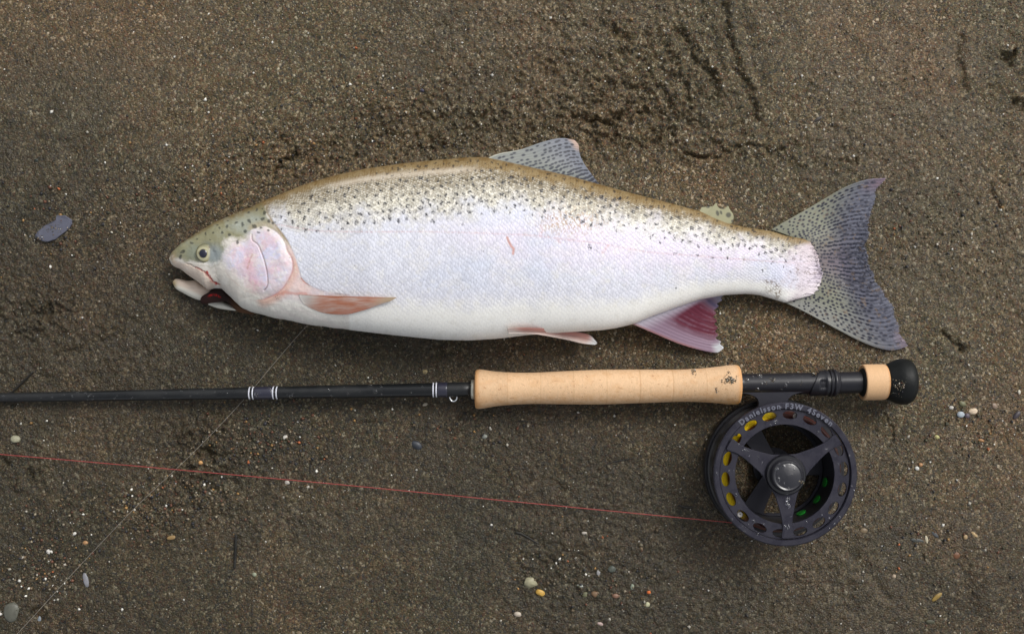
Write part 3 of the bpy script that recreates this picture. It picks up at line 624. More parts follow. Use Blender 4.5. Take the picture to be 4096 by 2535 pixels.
ray = np.abs(np.sin(A * 44 * math.pi)); base = base * (1 - .55 * sm(ray, .6, 1) * sm(B, .25, .7) * (.45 + .55 * np.exp(-((A - .5) / .25) ** 2)))[..., None] * (1 + .10 * ns('white', P[..., 0], P[..., 1], 600))[..., None]
sf = spot_field(P, ray_spots(P, 36, 17, 3, el=(1.0, 2.4), r=(3.4, 5.4), b0=.03, b1=.97), 0, 3)
base = mix(base, (.022, .024, .04), sf * (.97 - .25 * sm(B, .7, 1)))
br = sm(ns('fine', P[..., 0], P[..., 1], 1300) + .5 * ns('mid', P[..., 0], P[..., 1], 900), 1.3, 2.2) * .6; base = mix(base, (.22, .15, .09), br)
zt = .0086 * (1 - sm(B, 0, .55)) + .0042 * sm(B, 0, .55) + .0012 * np.sin(A * 7 + B * 4) * B
zt = np.maximum(zt, sand_h(P[..., 0], P[..., 1], False) + .0012)
fin_mesh('tail_fin', P, zt, base, 44, .8)
# dorsal fin
n, m = 170, 120; A, B = ab(n, m)
P = coons([(1946, 634), (2025, 662), (2114, 683), (2204, 703), (2281, 721), (2388, 742)],
          [(2299, 561), (2314, 580), (2316, 600), (2322, 625), (2340, 661), (2370, 702), (2395, 736)],
          [(1946, 634), (1995, 615), (2085, 597), (2174, 567), (2245, 553), (2299, 561)], [(2388, 742), (2392, 739), (2395, 736)], n, m)
base = np.broadcast_to(np.array((.22, .235, .22)), A.shape + (3,)).copy()
base = mix(base, (.17, .185, .225), sm(B, .3, .9)); base = mix(base, (.42, .43, .25), (1 - sm(B, .0, .1)) * sm(A, .15, .3) * (1 - sm(A, .75, .9)))
base = mix(base, (.55, .38, .29), .8 * sm(B, .88, .98) * (1 - sm(A, .12, .3))); base = mix(base, (.5, .5, .42), .8 * (1 - sm(A, 0, .03)) * (1 - sm(B, .2, .5)))
base *= (1 - .16 * np.abs(np.sin(A * 22 * math.pi)) ** 4)[..., None]
dr = [s for s in ray_spots(P, 14, 13, 5, a0=.02, a1=.99, b0=.08, b1=.95, el=(1.7, 1.9), r=(3.8, 5.2), drop=.06)]
base = mix(base, (.045, .048, .062), spot_field(P, dr, 0, 5) * .97)
zd = .030 + 0 * A; zb = surf(P[..., 0], P[..., 1]); zd = fzc(P[..., 0]) * (1 - .35 * B) + .004 * (1 - B)
zd = np.maximum(zd, sand_h(P[..., 0], P[..., 1], False) + .002)
fin_mesh('dorsal_fin', P, zd, base, 22, .6)
# adipose fin
n, m = 60, 40; A, B = ab(n, m)
P = coons([(2799, 846), (2840, 868), (2905, 896)], [(2806, 829), (2835, 826), (2852, 824), (2864, 812), (2872, 828), (2884, 836), (2900, 834), (2912, 824), (2920, 840), (2932, 856), (2934, 872), (2928, 892), (2912, 897)],
          [(2799, 846), (2802, 837), (2806, 829)], [(2905, 896), (2912, 897)], n, m)
base = np.broadcast_to(np.array((.33, .32, .20)), A.shape + (3,)).copy()
s = spot_field(P, [(2870, 853, 1.3, 7, 1.7), (2884, 850, 1.2, 5, 1.8), (2914, 860, 0, 11, 1.05), (2892, 828, 0, 9, 1.2), (2832, 827, 0, 6, 1.4), (2930, 884, 0, 6, 1)], 0, 1)
base = mix(base, (.07, .07, .06), s * .85)
fin_mesh('adipose_fin', P, .0165 + 0 * B - .001 * B, base, 1, .2)
# anal fin
n, m = 130, 90; A, B = ab(n, m)
P = coons([(2520, 1292), (2613, 1256), (2719, 1216), (2799, 1188), (2898, 1174)],
          [(2889, 1397), (2886, 1376), (2868, 1352), (2866, 1320), (2863, 1292), (2858, 1262), (2862, 1240), (2874, 1213), (2893, 1184)],
          [(2520, 1292), (2613, 1332), (2719, 1376), (2815, 1403), (2868, 1410), (2889, 1397)], [(2898, 1174), (2896, 1179), (2893, 1184)], n, m)
P[..., 0] += B ** 5 * 6 * np.sin(A * 50)
base = np.broadcast_to(np.array((.25, .175, .235)), A.shape + (3,)).copy()
red = np.exp(-((A - .50) / .25) ** 4) * sm(B, .10, .34); stv = .6 + .4 * np.sin(A * 26 * math.pi + .6 * np.sin(B * 5)); base = mix(base, (.115, .022, .040), np.clip(1.25 * red, 0, 1) * np.clip(.5 + .5 * stv + .15 * ns('mid', P[..., 0], P[..., 1], 1500) + .25, 0, 1))
base = mix(base, (.46, .44, .50), (1 - sm(B, .0, .25)) * .9); base = mix(base, (.34, .15, .13), .7 * (1 - sm(A, 0, .05)) * (1 - sm(B, .6, .85)))
base = mix(base, (.30, .32, .42), sm(A, .80, .95) * .8); base = mix(base, (.50, .52, .55), sm(B, .86, .95) * (1 - sm(A, .08, .22)))
bl = np.exp(-((A - .80) / .05) ** 2) * sm(B, .1, .4); base = mix(base, (.06, .06, .12), bl * .8)
za = fzc(P[..., 0]) * (1 - .7 * sm(B, 0, 1)) + .0015; za = np.maximum(za, sand_h(P[..., 0], P[..., 1], False) + .0015)
fin_mesh('anal_fin', P, za, base, 18, 1.0)
# pelvic fin
n, m = 50, 110; A, B = ab(n, m)
P = coons([(2030, 1312), (2030, 1322), (2034, 1334)], [(2386, 1366), (2388, 1373), (2380, 1379)],
          [(2030, 1312), (2060, 1309), (2171, 1313), (2261, 1323), (2350, 1336), (2386, 1366)], [(2034, 1334), (2142, 1337), (2261, 1358), (2330, 1374), (2380, 1379)], n, m)
base = np.broadcast_to(np.array((.52, .26, .22)), A.shape + (3,)).copy(); base = mix(base, (.68, .60, .55), np.clip(sm(A, .35, .9) * .8 + (1 - sm(B, 0, .2)) * .8, 0, 1))
base = mix(base, (.36, .14, .13), .7 * (1 - sm(A, 0, .12)) * sm(B, .1, .3)); base = mix(base, (.70, .70, .70), sm(B, .86, .97)); base = mix(base, (.25, .20, .18), .4 * np.exp(-((A - .45) / .08) ** 2) * sm(B, .3, .6))
zp = np.maximum(surf(P[..., 0], np.minimum(P[..., 1], 1330)) + .0005, 0) * (1 - sm(B, .2, .9)) + .017 * sm(B, .2, .9)
fin_mesh('pelvic_fin', P, zp + .004, base, 9, 2.0, thick=9)
# pectoral fin, lying against the belly
n, m = 90, 130; A, B = ab(n, m)
P = coons([(1195, 1177), (1200, 1194), (1212, 1214)], [(1588, 1189), (1560, 1205), (1517, 1220)],
          [(1195, 1177), (1250, 1180), (1356, 1184), (1470, 1187), (1588, 1189)], [(1212, 1214), (1250, 1236), (1308, 1254), (1386, 1257), (1457, 1240), (1517, 1220)], n, m)
base = np.broadcast_to(np.array((.72, .70, .66)), A.shape + (3,)).copy()
q = sm(B + .1 * A, .02, .34); rs = np.clip(.80 + .22 * np.sin(A * 36 * math.pi) + .12 * ns('mid', P[..., 0] * .15, P[..., 1], 300), 0, 1); base = mix(base, (.50, .155, .065), q * rs * (.95 - .55 * sm(B, .72, 1)))
base = mix(base, (.50, .36, .18), sm(B, .72, 1) * .7 * (1 - sm(A, .3, .9)) ); base = mix(base, (.33, .12, .06), (1 - sm(A, 0, .07)) * .85 * (1 - sm(B, .8, 1)))
base = mix(base, (.58, .22, .15), .5 * sm(A, .6, 1) * sm(B, .3, .6) * (1 - sm(B, .8, .95))); base = mix(base, (.65, .6, .62), sm(B, .9, 1) * sm(A, .3, .8) * .7)
fin_mesh('pectoral_fin', P, surf(P[..., 0], P[..., 1]) + .0002 + .0022 * (1 - A) * sm(B, 0, .15) + .0014 * sm(B, .25, .6), base, 15, .9, thick=7)

def blob(name, pts, z, hgt, col, mat, parent, n=22, m=56, sink=.004, paintf=None, pw=.5):
    """rounded solid on a traced outline: flat underside, domed top"""
    P = np.array(pts, float); Q = spline(list(P) + [P[0]], m + 1)[:-1]; c = Q.mean(0)
    r = np.sin(np.linspace(0, 1, n) * math.pi / 2)
    XY = c + (Q[None] - c) * r[:, None, None]; zz = np.broadcast_to((np.cos(np.linspace(0, 1, n) * math.pi / 2) ** (2 * pw))[:, None], (n, m)) * hgt
    zb = z(XY[..., 0], XY[..., 1]) if callable(z) else np.full(XY.shape[:2], z)
    XY = np.concatenate([XY, XY[-1:]]); Zt = np.concatenate([zb + zz, (zb[-1:] - sink)])
    k = S * (H - Zt[..., ]) / H; V = np.stack([(XY[..., 0] - 2048) * k, -(XY[..., 1] - 1267.5) * k, Zt], -1)
    cc = None
    if paintf is not None: cc = paintf(XY[..., 0], XY[..., 1])
    elif col is not None: cc = np.broadcast_to(np.array(col), XY.shape[:2] + (3,))
    me = mesh_np(name, V, grid_faces(n + 1, m, True), cc)
    bm = bmesh.new(); bm.from_mesh(me); bmesh.ops.remove_doubles(bm, verts=bm.verts, dist=1e-7); bmesh.ops.recalc_face_normals(bm, faces=bm.faces); bm.to_mesh(me); bm.free()
    return link(name, me, mat, parent)
def jawcol(X, Y):
    c = np.broadcast_to(np.array((.76, .73, .64)), X.shape + (3,)).copy(); c = mix(c, (.68, .56, .46), 1 - sm(Y - (X - 690) * .42, 1122, 1142))
    c = mix(c, (.42, .33, .17), np.exp(-((X - 694) / 14) ** 2 - ((Y - 1135) / 20) ** 2)); c = mix(c, (.46, .42, .38), .5 * np.exp(-((X - 765) / 16) ** 2 - ((Y - 1152) / 4) ** 2)); return c
blob('lower_jaw', [(690, 1130), (696, 1119), (712, 1115), (750, 1122), (783, 1122), (815, 1140), (850, 1150), (880, 1170), (870, 1195), (835, 1202), (798, 1200), (768, 1190), (731, 1171), (702, 1153)], .006, .007, None, SKIN, FISH, paintf=jawcol, sink=.005)
blob('throat_strip', [(832, 1218), (842, 1204), (875, 1202), (905, 1212), (955, 1241), (915, 1240), (868, 1232)], .006, .004, (.70, .68, .60), SKIN, FISH)
BLOOD = material('gill_flesh', rough=.5, attr=True, spec=.15)
def bcol(X, Y):
    c = np.broadcast_to(np.array((.016, .007, .006)), X.shape + (3,)).copy(); c = mix(c, (.40, .01, .012), (1 - sm(seg_dist(X, Y, [(835, 1184), (850, 1178), (868, 1181), (880, 1188)]), 0, 6)) * sm(ns('white', X, Y, 300), -.8, .8)); c = mix(c, (.10, .05, .025), .8 * sm(X, 905, 960)); return c
blob('gill_membrane', [(800, 1204), (807, 1186), (832, 1170), (856, 1148), (880, 1143), (905, 1170), (935, 1194), (972, 1230), (1020, 1256), (985, 1254), (950, 1246), (922, 1219), (890, 1197), (858, 1186), (838, 1192), (826, 1210), (810, 1216)], .0180, .0025, None, BLOOD, FISH, n=26, m=90, paintf=bcol, sink=.006)
# eye
EYE = material('eye_ball', rough=.15, attr=True, coat=.9)
def eyecol(X, Y):
    d = np.hypot(X - 820, Y - 1012); e = np.hypot((X - 813) / 1.0, (Y - 1014) / 1.06)
    c = np.broadcast_to(np.array((.33, .30, .16)), X.shape + (3,)).copy(); c = mix(c, (.30, .30, .26), sm(X, 826, 845)); c = mix(c, (.16, .16, .10), .7 * (1 - sm(Y, 978, 998))); c = mix(c, (.50, .50, .38), .5 * (1 - sm(np.abs(e - 22), 0, 5)))
    c = mix(c, (.10, .10, .05), .9 * sm(d, 29, 37)); c = mix(c, (.16, .13, .05), .7 * (1 - sm(np.hypot(X - 797, Y - 1012), 4, 9))); c = mix(c, (.10, .06, .02), (1 - sm(np.hypot(X - 839, Y - 989), 3, 6))); return c
circ = lambda x, y, rx, ry, k=20: [(x + rx * math.cos(2 * math.pi * i / k), y + ry * math.sin(2 * math.pi * i / k)) for i in range(k)]
ez = float(surf(np.array([820.]), np.array([1012.]))[0])
eye = blob('eye', circ(820, 1012, 37, 38), ez - .0008, .0024, None, EYE, FISH, paintf=eyecol, n=30, m=64, sink=.003)
blob('pupil', circ(813, 1014, 16.5, 17.5), ez + .0012, .0009, (.008, .009, .022), material('pupil', (.008, .009, .022), rough=.08, coat=1), eye, n=10, m=32, sink=.001)

# ------------------------------------------------------------------ the rod
ROD = empty('fishing_rod', W(2000, 1555, 0))
tag(ROD, 'black fishing rod with cork grip and rubber butt lying on the sand below the trout', 'fishing rod')
def ray_y(x): return 1590 - .0178 * x
def rz(x): return float(np.interp(x, [-400, 0, 1900, 2950, 3600], [.0060, .0070, .0170, .0215, .0225]))
def lathe(name, prof, mat, parent=ROD, seg=64, colf=None, cap=True, yoff=0):
    """solid of revolution round the rod's axis; prof = [(x along, radius)] in drawing units"""
    X = np.array([p[0] for p in prof], float); R = np.array([p[1] for p in prof], float)
    n = len(X); an = np.linspace(0, 2 * math.pi, seg, endpoint=False); z = np.array([rz(x) for x in X]); k = S * (H - z) / H
    cx = (X - 2048) * k; cy = -(ray_y(X) + yoff - 1267.5) * k
    V = np.stack([np.broadcast_to(cx[:, None], (n, seg)), cy[:, None] + (R * k)[:, None] * np.cos(an), z[:, None] + (R * k)[:, None] * np.sin(an)], -1)
    cc = colf(np.broadcast_to(X[:, None], (n, seg)), np.broadcast_to(an, (n, seg))) if colf else None
    me = mesh_np(name, V, grid_faces(n, seg, True), cc)
    if cap:
        bm = bmesh.new(); bm.from_mesh(me); bm.verts.ensure_lookup_table(); bm.faces.new([bm.verts[i] for i in range(seg)]); bm.faces.new([bm.verts[(n - 1) * seg + i] for i in range(seg)])
        bmesh.ops.recalc_face_normals(bm, faces=bm.faces); bm.to_mesh(me); bm.free()
    o = link(name, me, mat, parent); return o
def dense(prof, step=6):
    P = spline(prof, max(8, int((prof[-1][0] - prof[0][0]) / step))); return [tuple(p) for p in P]
def patchy(m, lo, hi, scale):
    n = m.node_tree.nodes; l = m.node_tree.links; t = n.new('ShaderNodeTexNoise'); t.inputs['Scale'].default_value = scale; t.inputs['Detail'].default_value = 3
    g = n.new('ShaderNodeNewGeometry'); l.new(g.outputs['Position'], t.inputs['Vector']); r = n.new('ShaderNodeMapRange'); r.inputs[1].default_value = .42; r.inputs[2].default_value = .58
    r.inputs[3].default_value = lo; r.inputs[4].default_value = hi; l.new(t.outputs['Fac'], r.inputs[0]); l.new(r.outputs[0], n['Principled BSDF'].inputs['Roughness']); return m
BLANK = material('rod_blank', (.008, .009, .010), rough=.2, spec=.5, coat=.05, bump=(60, .12, .002)); patchy(BLANK, .16, .55, 34)
br_ = lambda x: 18.5 + (29.5 - 18.5) * max(0, x) / 1884 if x > 0 else 18.5 + x * .005
lathe('blank', [(x, br_(x)) for x in list(range(-500, 1900, 50)) + [1896]], BLANK)
WHT = material('silver_thread', (.55, .56, .62), rough=.4); NVY = material('dark_thread', (.02, .02, .035), rough=.35, coat=.5)
for x in (1000, 1014, 1095, 1109, 1734, 1746):
    lathe('winding_band', [(x - 2.6, br_(x) + .3), (x - 2, br_(x) + 1.2), (x + 2, br_(x) + 1.2), (x + 2.6, br_(x) + .3)], WHT)
for a, b in ((1020, 1092), (1750, 1790)):
    lathe('thread_wrap', dense([(a, br_(a) + .2), (a + 3, br_(a) + .9), (b - 3, br_(b) + .9), (b, br_(b) + .2)], 8), NVY)
def tube(name, pts, r, mat, parent=None, seg=8, n=60, taper=None, col=None):
    """pts in world metres"""
    Q = spline(pts, n); T = np.gradient(Q, axis=0); T /= np.linalg.norm(T, axis=1)[:, None]; upv = np.array([0, 0, 1.0])
    if abs(T[0][2]) > .9: upv = np.array([0, 1.0, 0])
    s = np.cross(T, upv); s /= np.linalg.norm(s, axis=1)[:, None]; u = np.cross(s, T); a = np.linspace(0, 2 * math.pi, seg, endpoint=False)
    rr = r * (np.ones(n) if taper is None else np.interp(np.linspace(0, 1, n), *zip(*taper)))
    V = Q[:, None] + rr[:, None, None] * (s[:, None] * np.cos(a)[None, :, None] + u[:, None] * np.sin(a)[None, :, None])
    me = mesh_np(name, V, grid_faces(n, seg, True)); bm = bmesh.new(); bm.from_mesh(me); bm.verts.ensure_lookup_table()
    bm.faces.new([bm.verts[i] for i in range(seg)]); bm.faces.new([bm.verts[(n - 1) * seg + i] for i in range(seg)])
    bmesh.ops.recalc_face_normals(bm, faces=bm.faces); bm.to_mesh(me); bm.free()
    return link(name, me, mat, parent)
CHR = material('bright_steel', (.75, .77, .8), rough=.22, metal=.9)
zk = rz(1815)
tube('hook_keeper', [W(1799, 1578, zk), W(1800, 1592, zk), W(1806, 1602, zk), W(1816, 1604, zk), W(1825, 1598, zk), W(1829, 1584, zk), W(1830, 1577, zk)], .0006, CHR, ROD, n=30)
lathe('winding_check', [(1884, 31), (1885, 37), (1890, 39), (1899, 39), (1900, 31)], material('pale_metal', (.62, .60, .50), rough=.35, metal=.5))
CORK = material('cork', rough=.62, attr=True, spec=.35, bump=(900, .25, .0005))
def corkcol(X, a):
    Y = ray_y(X) - 70 * np.cos(a) + 40 * np.sin(a); u = X; v = a * 70
    c = np.broadcast_to(np.array((.60, .40, .235)), X.shape + (3,)).copy()
    ringid = np.floor((u - 1900) / 131.0); tone = np.mod(np.sin(ringid * 12.9) * 4375.5, 1); c *= (.94 + .12 * tone)[..., None]
    jn = np.abs(np.mod(u - 1900, 131.0) - 65.5) > 64.0; c = mix(c, (.46, .27, .13), np.where(jn, .6, 0))
    nf = ns('white', u * 1.0, v * .3, 500); c *= (1 + .07 * nf)[..., None]
    nb = ns('mid', u, v, 900); c = mix(c, (.50, .25, .09), np.clip(.25 * sm(nb, .2, 1.8), 0, 1))
    lo = sm(np.cos(a), -.9, .1); c = mix(c, (.50, .25, .09), (1 - lo) * .35 * sm(ns('mid', u, v, 500), -.5, 1.2))
    fl = sm(ns('fine', u * .45, v * 1.5, 900), 1.6, 2.1); c = mix(c, (.34, .17, .07), fl * .75)
    fl = sm(ns('fine', u * 1.5, v * .5, 1100), 1.9, 2.4); c = mix(c, (.24, .11, .05), fl * .6)
    e = 1 - sm(np.minimum(u - 1900, 2958 - u), 4, 26); c = mix(c, (.55, .25, .07), e * .6)
    sk = sm(ns('white', u, v, 300), 3.0, 3.4); c = mix(c, (.03, .02, .012), sk * sm(v, 20, 60) * (1 - sm(v, 200, 230)))
    return c
cp = [(1900, 62), (1901, 71), (1905, 76), (1915, 78.5), (1935, 77), (1980, 70), (2040, 65), (2130, 62.5), (2260, 66), (2400, 69), (2560, 67), (2700, 64.5), (2780, 66), (2850, 71), (2905, 77), (2935, 78.5), (2950, 77), (2956, 71), (2958, 60)]
lathe('cork_grip', dense(cp, 2.4), CORK, colf=corkcol, seg=160)
DARK = material('black_anodised', (.013, .013, .017), rough=.36, spec=.38, coat=.05, bump=(120, .1, .001))
RUB = material('black_rubber', (.007, .008, .008), rough=.5, spec=.25, bump=(500, .3, .0006))
GREYM = material('grey_anodised', (.020, .020, .028), rough=.42, spec=.5, metal=.35, bump=(150, .15, .0008))
seat = lathe('reel_seat', dense([(2956, 45), (2962, 43.5), (2990, 43), (3200, 43), (3300, 43), (3310, 43)], 8), DARK)
# sliding hood with an oblique front edge
def hood(name):
    seg, n = 120, 60; an = np.linspace(0, 2 * math.pi, seg, endpoint=False)
    x0 = 3232 + 24 * (1 - np.cos(an - 2.6)) * 1.0
    t = np.linspace(0, 1, n)[:, None]; X = x0[None] * (1 - t) + 3312 * t; R = np.full(X.shape, 50.0); R[0] = 43.5; R[1] = 48
    R += 2 * np.exp(-((X - 3300) / 8) ** 2); R = R - 9 * np.exp(-(((X - 3282) / 13) ** 4 + ((an[None] - 1.65) / .36) ** 4)) * (1 + .22 * np.sin(X * .9))
    z = .0220; k = S * (H - z) / H
    V = np.stack([(X - 2048) * k, -(ray_y(X) - 1267.5) * k + R * k * np.cos(an), z + R * k * np.sin(an)], -1)
    return link(name, mesh_np(name, V, grid_faces(n, seg, True)[:, ::-1]), DARK, seat)
hood('hood')
lathe('locking_ring', dense([(3312, 44), (3313, 53), (3318, 55), (3322, 51), (3326, 51), (3330, 55), (3338, 55), (3344, 50), (3350, 47), (3352, 42)], 1.2), DARK, seat)
lathe('threaded_barrel', [(x, 41.5 + (2.4 if (i % 2) else 0)) for i, x in enumerate(np.arange(3350, 3452, 4.2))], DARK, seat)
lathe('end_collar', dense([(3440, 42), (3444, 52), (3452, 58), (3461, 60), (3463, 50)], 2), RUB, seat)
def cork2(X, a):
    c = np.broadcast_to(np.array((.61, .385, .21)), X.shape + (3,)).copy(); c *= (1 + .05 * ns('white', X, a * 30, 400))[..., None]
    c = mix(c, (.45, .2, .06), .6 * (1 - sm(np.minimum(X - 3440, 3543 - X), 2, 12))); c = mix(c, (.1, .05, .02), sm(ns('white', X, a * 70, 300), 2.7, 3.2)); return c
lathe('butt_cork', dense([(3452, 55), (3448, 66), (3450, 70), (3458, 71.5), (3500, 71.5), (3530, 71), (3541, 68), (3544, 60)], 2), CORK, colf=cork2, seg=110)
lathe('butt_cap', dense([(3541, 55), (3544, 67), (3560, 76), (3585, 88), (3605, 92), (3628, 90), (3646, 78), (3656, 55), (3659, 25), (3660, 3)], 2), RUB, seg=90)

# ------------------------------------------------------------------ the reel
ZF = .047
RC = Wv(3142, 1897, ZF); K = S * (H - ZF) / H
REEL = empty('fishing_reel', (RC.x, RC.y, 0))
tag(REEL, 'dark grey fly reel with three curved spokes and yellow line clamped under the rod handle', 'fishing reel')
def plate(name, loops, z0, z1, mat, parent, bev=.0002, cols=None):
    """flat plate with holes and chamfered edges; loops are outlines in drawing units round the reel's axis"""
    from mathutils.geometry import delaunay_2d_cdt
    b = bev / K; Ls = [np.array(lp, float) for lp in loops]
    def inside(p): return sum(in_poly(np.array([p[0]]), np.array([p[1]]), l)[0] for l in Ls) % 2 == 1
    ins = []
    for L in Ls:
        t = np.roll(L, -1, 0) - np.roll(L, 1, 0); nn = np.stack([-t[:, 1], t[:, 0]], 1); nn /= np.linalg.norm(nn, axis=1)[:, None] + 1e-9
        sg = 1 if inside(L[0] + nn[0] * 1.0) else -1
        ins.append(L + nn * b * sg)
    allp = np.vstack(ins); edges = []; off = 0
    for L in ins:
        n_ = len(L); edges += [(off + i, off + (i + 1) % n_) for i in range(n_)]; off += n_
    vo, eo, fo_, ov, oe, of = delaunay_2d_cdt([Vector(p) for p in allp], edges, [], 0, 1e-5)
    bm = bmesh.new(); N0 = len(allp)
    def W3(p, z): return (RC.x + p[0] * K, RC.y - p[1] * K, z)
    remap = {}
    for k_, src in enumerate(ov): remap[k_] = src[0] if src else 0
    cen = np.array([[sum(vo[q][0] for q in f) / 3, sum(vo[q][1] for q in f) / 3] for f in fo_])
    cnt = sum(in_poly(cen[:, 0], cen[:, 1], L).astype(int) for L in ins)
    top = [bm.verts.new(W3(p, z1)) for p in allp]; bot = [bm.verts.new(W3(p, z0)) for p in allp]
    for f, c_ in zip(fo_, cnt):
        if c_ % 2 == 0: continue
        q = [remap[v] for v in f]
        if len(set(q)) < 3: continue
        try: bm.faces.new([top[v] for v in q]); bm.faces.new([bot[v] for v in q][::-1])
        except ValueError: pass
    off = 0
    for L in Ls:
        n_ = len(L); a = [bm.verts.new(W3(p, z1 - bev)) for p in L]; c = [bm.verts.new(W3(p, z0 + bev)) for p in L]
        for i in range(n_):
            j = (i + 1) % n_
            bm.faces.new([top[off + i], top[off + j], a[j], a[i]]); bm.faces.new([a[i], a[j], c[j], c[i]]); bm.faces.new([c[i], c[j], bot[off + j], bot[off + i]])
        off += n_
    bmesh.ops.recalc_face_normals(bm, faces=bm.faces); me = bpy.data.meshes.new(name); bm.to_mesh(me); bm.free()
    return link(name, me, mat, parent, smooth=False)
def cir(r, n=128, cx=0, cy=0): return [(cx + r * math.cos(2 * math.pi * i / n), cy + r * math.sin(2 * math.pi * i / n)) for i in range(n)]
def oval(r, ang, a, b, n=26):
    out = []
    for i in range(n):
        t = 2 * math.pi * i / n; u = a * math.cos(t); v = b * math.sin(t); aa = ang + u / r; rr = r + v; out.append((rr * math.cos(aa), rr * math.sin(aa)))
    return out
def vlathe(name, prof, mat, parent, seg=128, colf=None, cx=0, cy=0, closed=True):
    """revolve (radius in drawing units, z in metres) round the reel's axis"""
    R = np.array([p[0] for p in prof]) * K; Zv = np.array([p[1] for p in prof]); n = len(R); a = np.linspace(0, 2 * math.pi, seg, endpoint=False)
    V = np.stack([RC.x + cx * K + R[:, None] * np.cos(a), RC.y - cy * K + R[:, None] * np.sin(a), np.broadcast_to(Zv[:, None], (n, seg))], -1)
    F = grid_faces(n, seg, True); 
    if closed: F = np.vstack([F, np.stack([(n - 1) * seg + np.arange(seg), np.arange(seg), (np.arange(seg) + 1) % seg, (n - 1) * seg + (np.arange(seg) + 1) % seg], 1)])
    cc = colf(np.broadcast_to(R[:, None], (n, seg)), np.broadcast_to(a, (n, seg)), np.broadcast_to(Zv[:, None], (n, seg))) if colf else None
    me = mesh_np(name, V, F, cc); bm = bmesh.new(); bm.from_mesh(me); bmesh.ops.remove_doubles(bm, verts=bm.verts, dist=1e-8); bmesh.ops.recalc_face_normals(bm, faces=bm.faces); bm.to_mesh(me); bm.free()
    o = link(name, me, mat, parent); md = o.modifiers.new('w', 'EDGE_SPLIT'); md.split_angle = math.radians(40); return o
RIM = material('reel_grey', (.024, .023, .034), rough=.36, spec=.4, metal=.25, coat=.05, bump=(90, .12, .001)); patchy(RIM, .22, .52, 90)
RBLK = material('reel_black', (.012, .012, .015), rough=.3, spec=.55, coat=.2)
frame = vlathe('frame_ring', [(262, .0440), (262, .0462), (265, .0470), (283, .0470), (287.5, .0462), (288.5, .044), (288, .041), (284, .040), (266, .040)], RIM, REEL)
# back of the frame: ring and three arms
def arms(rin, rout, angs, wid, hub, n=10):
    """hub with straight arms flaring into the ring: holes between the arms"""
    holes = []; k = len(angs)
    for i in range(k):
        a0, a1 = angs[i], angs[(i + 1) % k]
        if a1 < a0: a1 += 2 * math.pi
        o = []
        da, db = wid / rin, wid / hub
        for t in np.linspace(a0 + da * 1.3, a1 - da * 1.3, 22): o.append((rin * math.cos(t), rin * math.sin(t)))
        for t in np.linspace(a1 - min(db, .5), a0 + min(db, .5), 12): o.append((hub * math.cos(t), hub * math.sin(t)))
        P = spline(o + [o[0]], 60)[:-1]; holes.append([tuple(p) for p in P])
    return holes
back = plate('back_plate', [cir(284)] + arms(196, 0, [math.radians(a) for a in (-5, 118, 236)], 24, 84), .0040, .0065, GREYM, REEL)
vlathe('back_rim', [(274, .0030), (292, .0034), (294, .0055), (294, .0085), (290, .0105), (276, .0105)], RBLK, REEL)
for a in (-77, 20, 150, 139 - 0):
    pass
# spool
spool = empty('spool', (0, 0, 0)); spool.parent = REEL
ports = [oval(238, math.radians(a), 29, 16.5) for a in range(-5, 355, 20)]
plate('face_ring', [cir(260.5), cir(199)] + ports, .0425, .0448, RIM, spool, bev=.00018)
# three-spoke star with concave sides
AR = [math.radians(a) for a in (-33.5, 87.5, 208.5)]     # screen angles, y down
star = []
for i in range(3):
    a0, a1 = AR[i], AR[(i + 1) % 3]
    if a1 < a0: a1 += 2 * math.pi
    am = (a0 + a1) / 2
    TB = [(0, 79), (20, 84), (33, 96), (42, 118), (49, 148), (53, 180), (54.8, 215), (54.2, 250)]
    hf = math.degrees((a1 - a0) / 2) / 60
    for d, r in reversed(TB[1:]): star.append((r * math.cos(am - math.radians(d * hf)), r * math.sin(am - math.radians(d * hf))))
    for d, r in TB: star.append((r * math.cos(am + math.radians(d * hf)), r * math.sin(am + math.radians(d * hf))))
    for t in np.linspace(a1 - math.radians(4.5), a1 + math.radians(4.5), 7): star.append((257 * math.cos(t), 257 * math.sin(t)))
star = [tuple(p) for p in spline(star + [star[0]], 260)[:-1]]
plate('spokes', [star, cir(52)], .0448, .0466, RIM, spool, bev=.00035)
vlathe('hub_ring', [(60, .0460), (60, .0485), (66, .0498), (76, .0498), (81, .0485), (81, .0460)], RBLK, spool)
vlathe('drag_knob', [(0.01, .0420), (66, .0420), (66, .0520), (63, .0545), (56, .0556), (50, .0552), (46, .0556), (0.01, .0562)], material('knob_grey', (.018, .018, .023), rough=.33, spec=.5, coat=.4, bump=(70, .4, .002)), spool, closed=False)
vlathe('inner_wall', [(199, .0425), (203, .0425), (203, .0070), (199, .0070)], RBLK, spool)
vlathe('rear_flange', [(199, .0110), (276, .0110), (281, .0120), (281, .0140), (276, .0150), (199, .0150)], RBLK, spool)
plate('spool_floor', [cir(199)] + arms(186, 0, [math.radians(a) for a in (-5, 118, 236)], 34, 66), .0110, .0125, GREYM, spool)
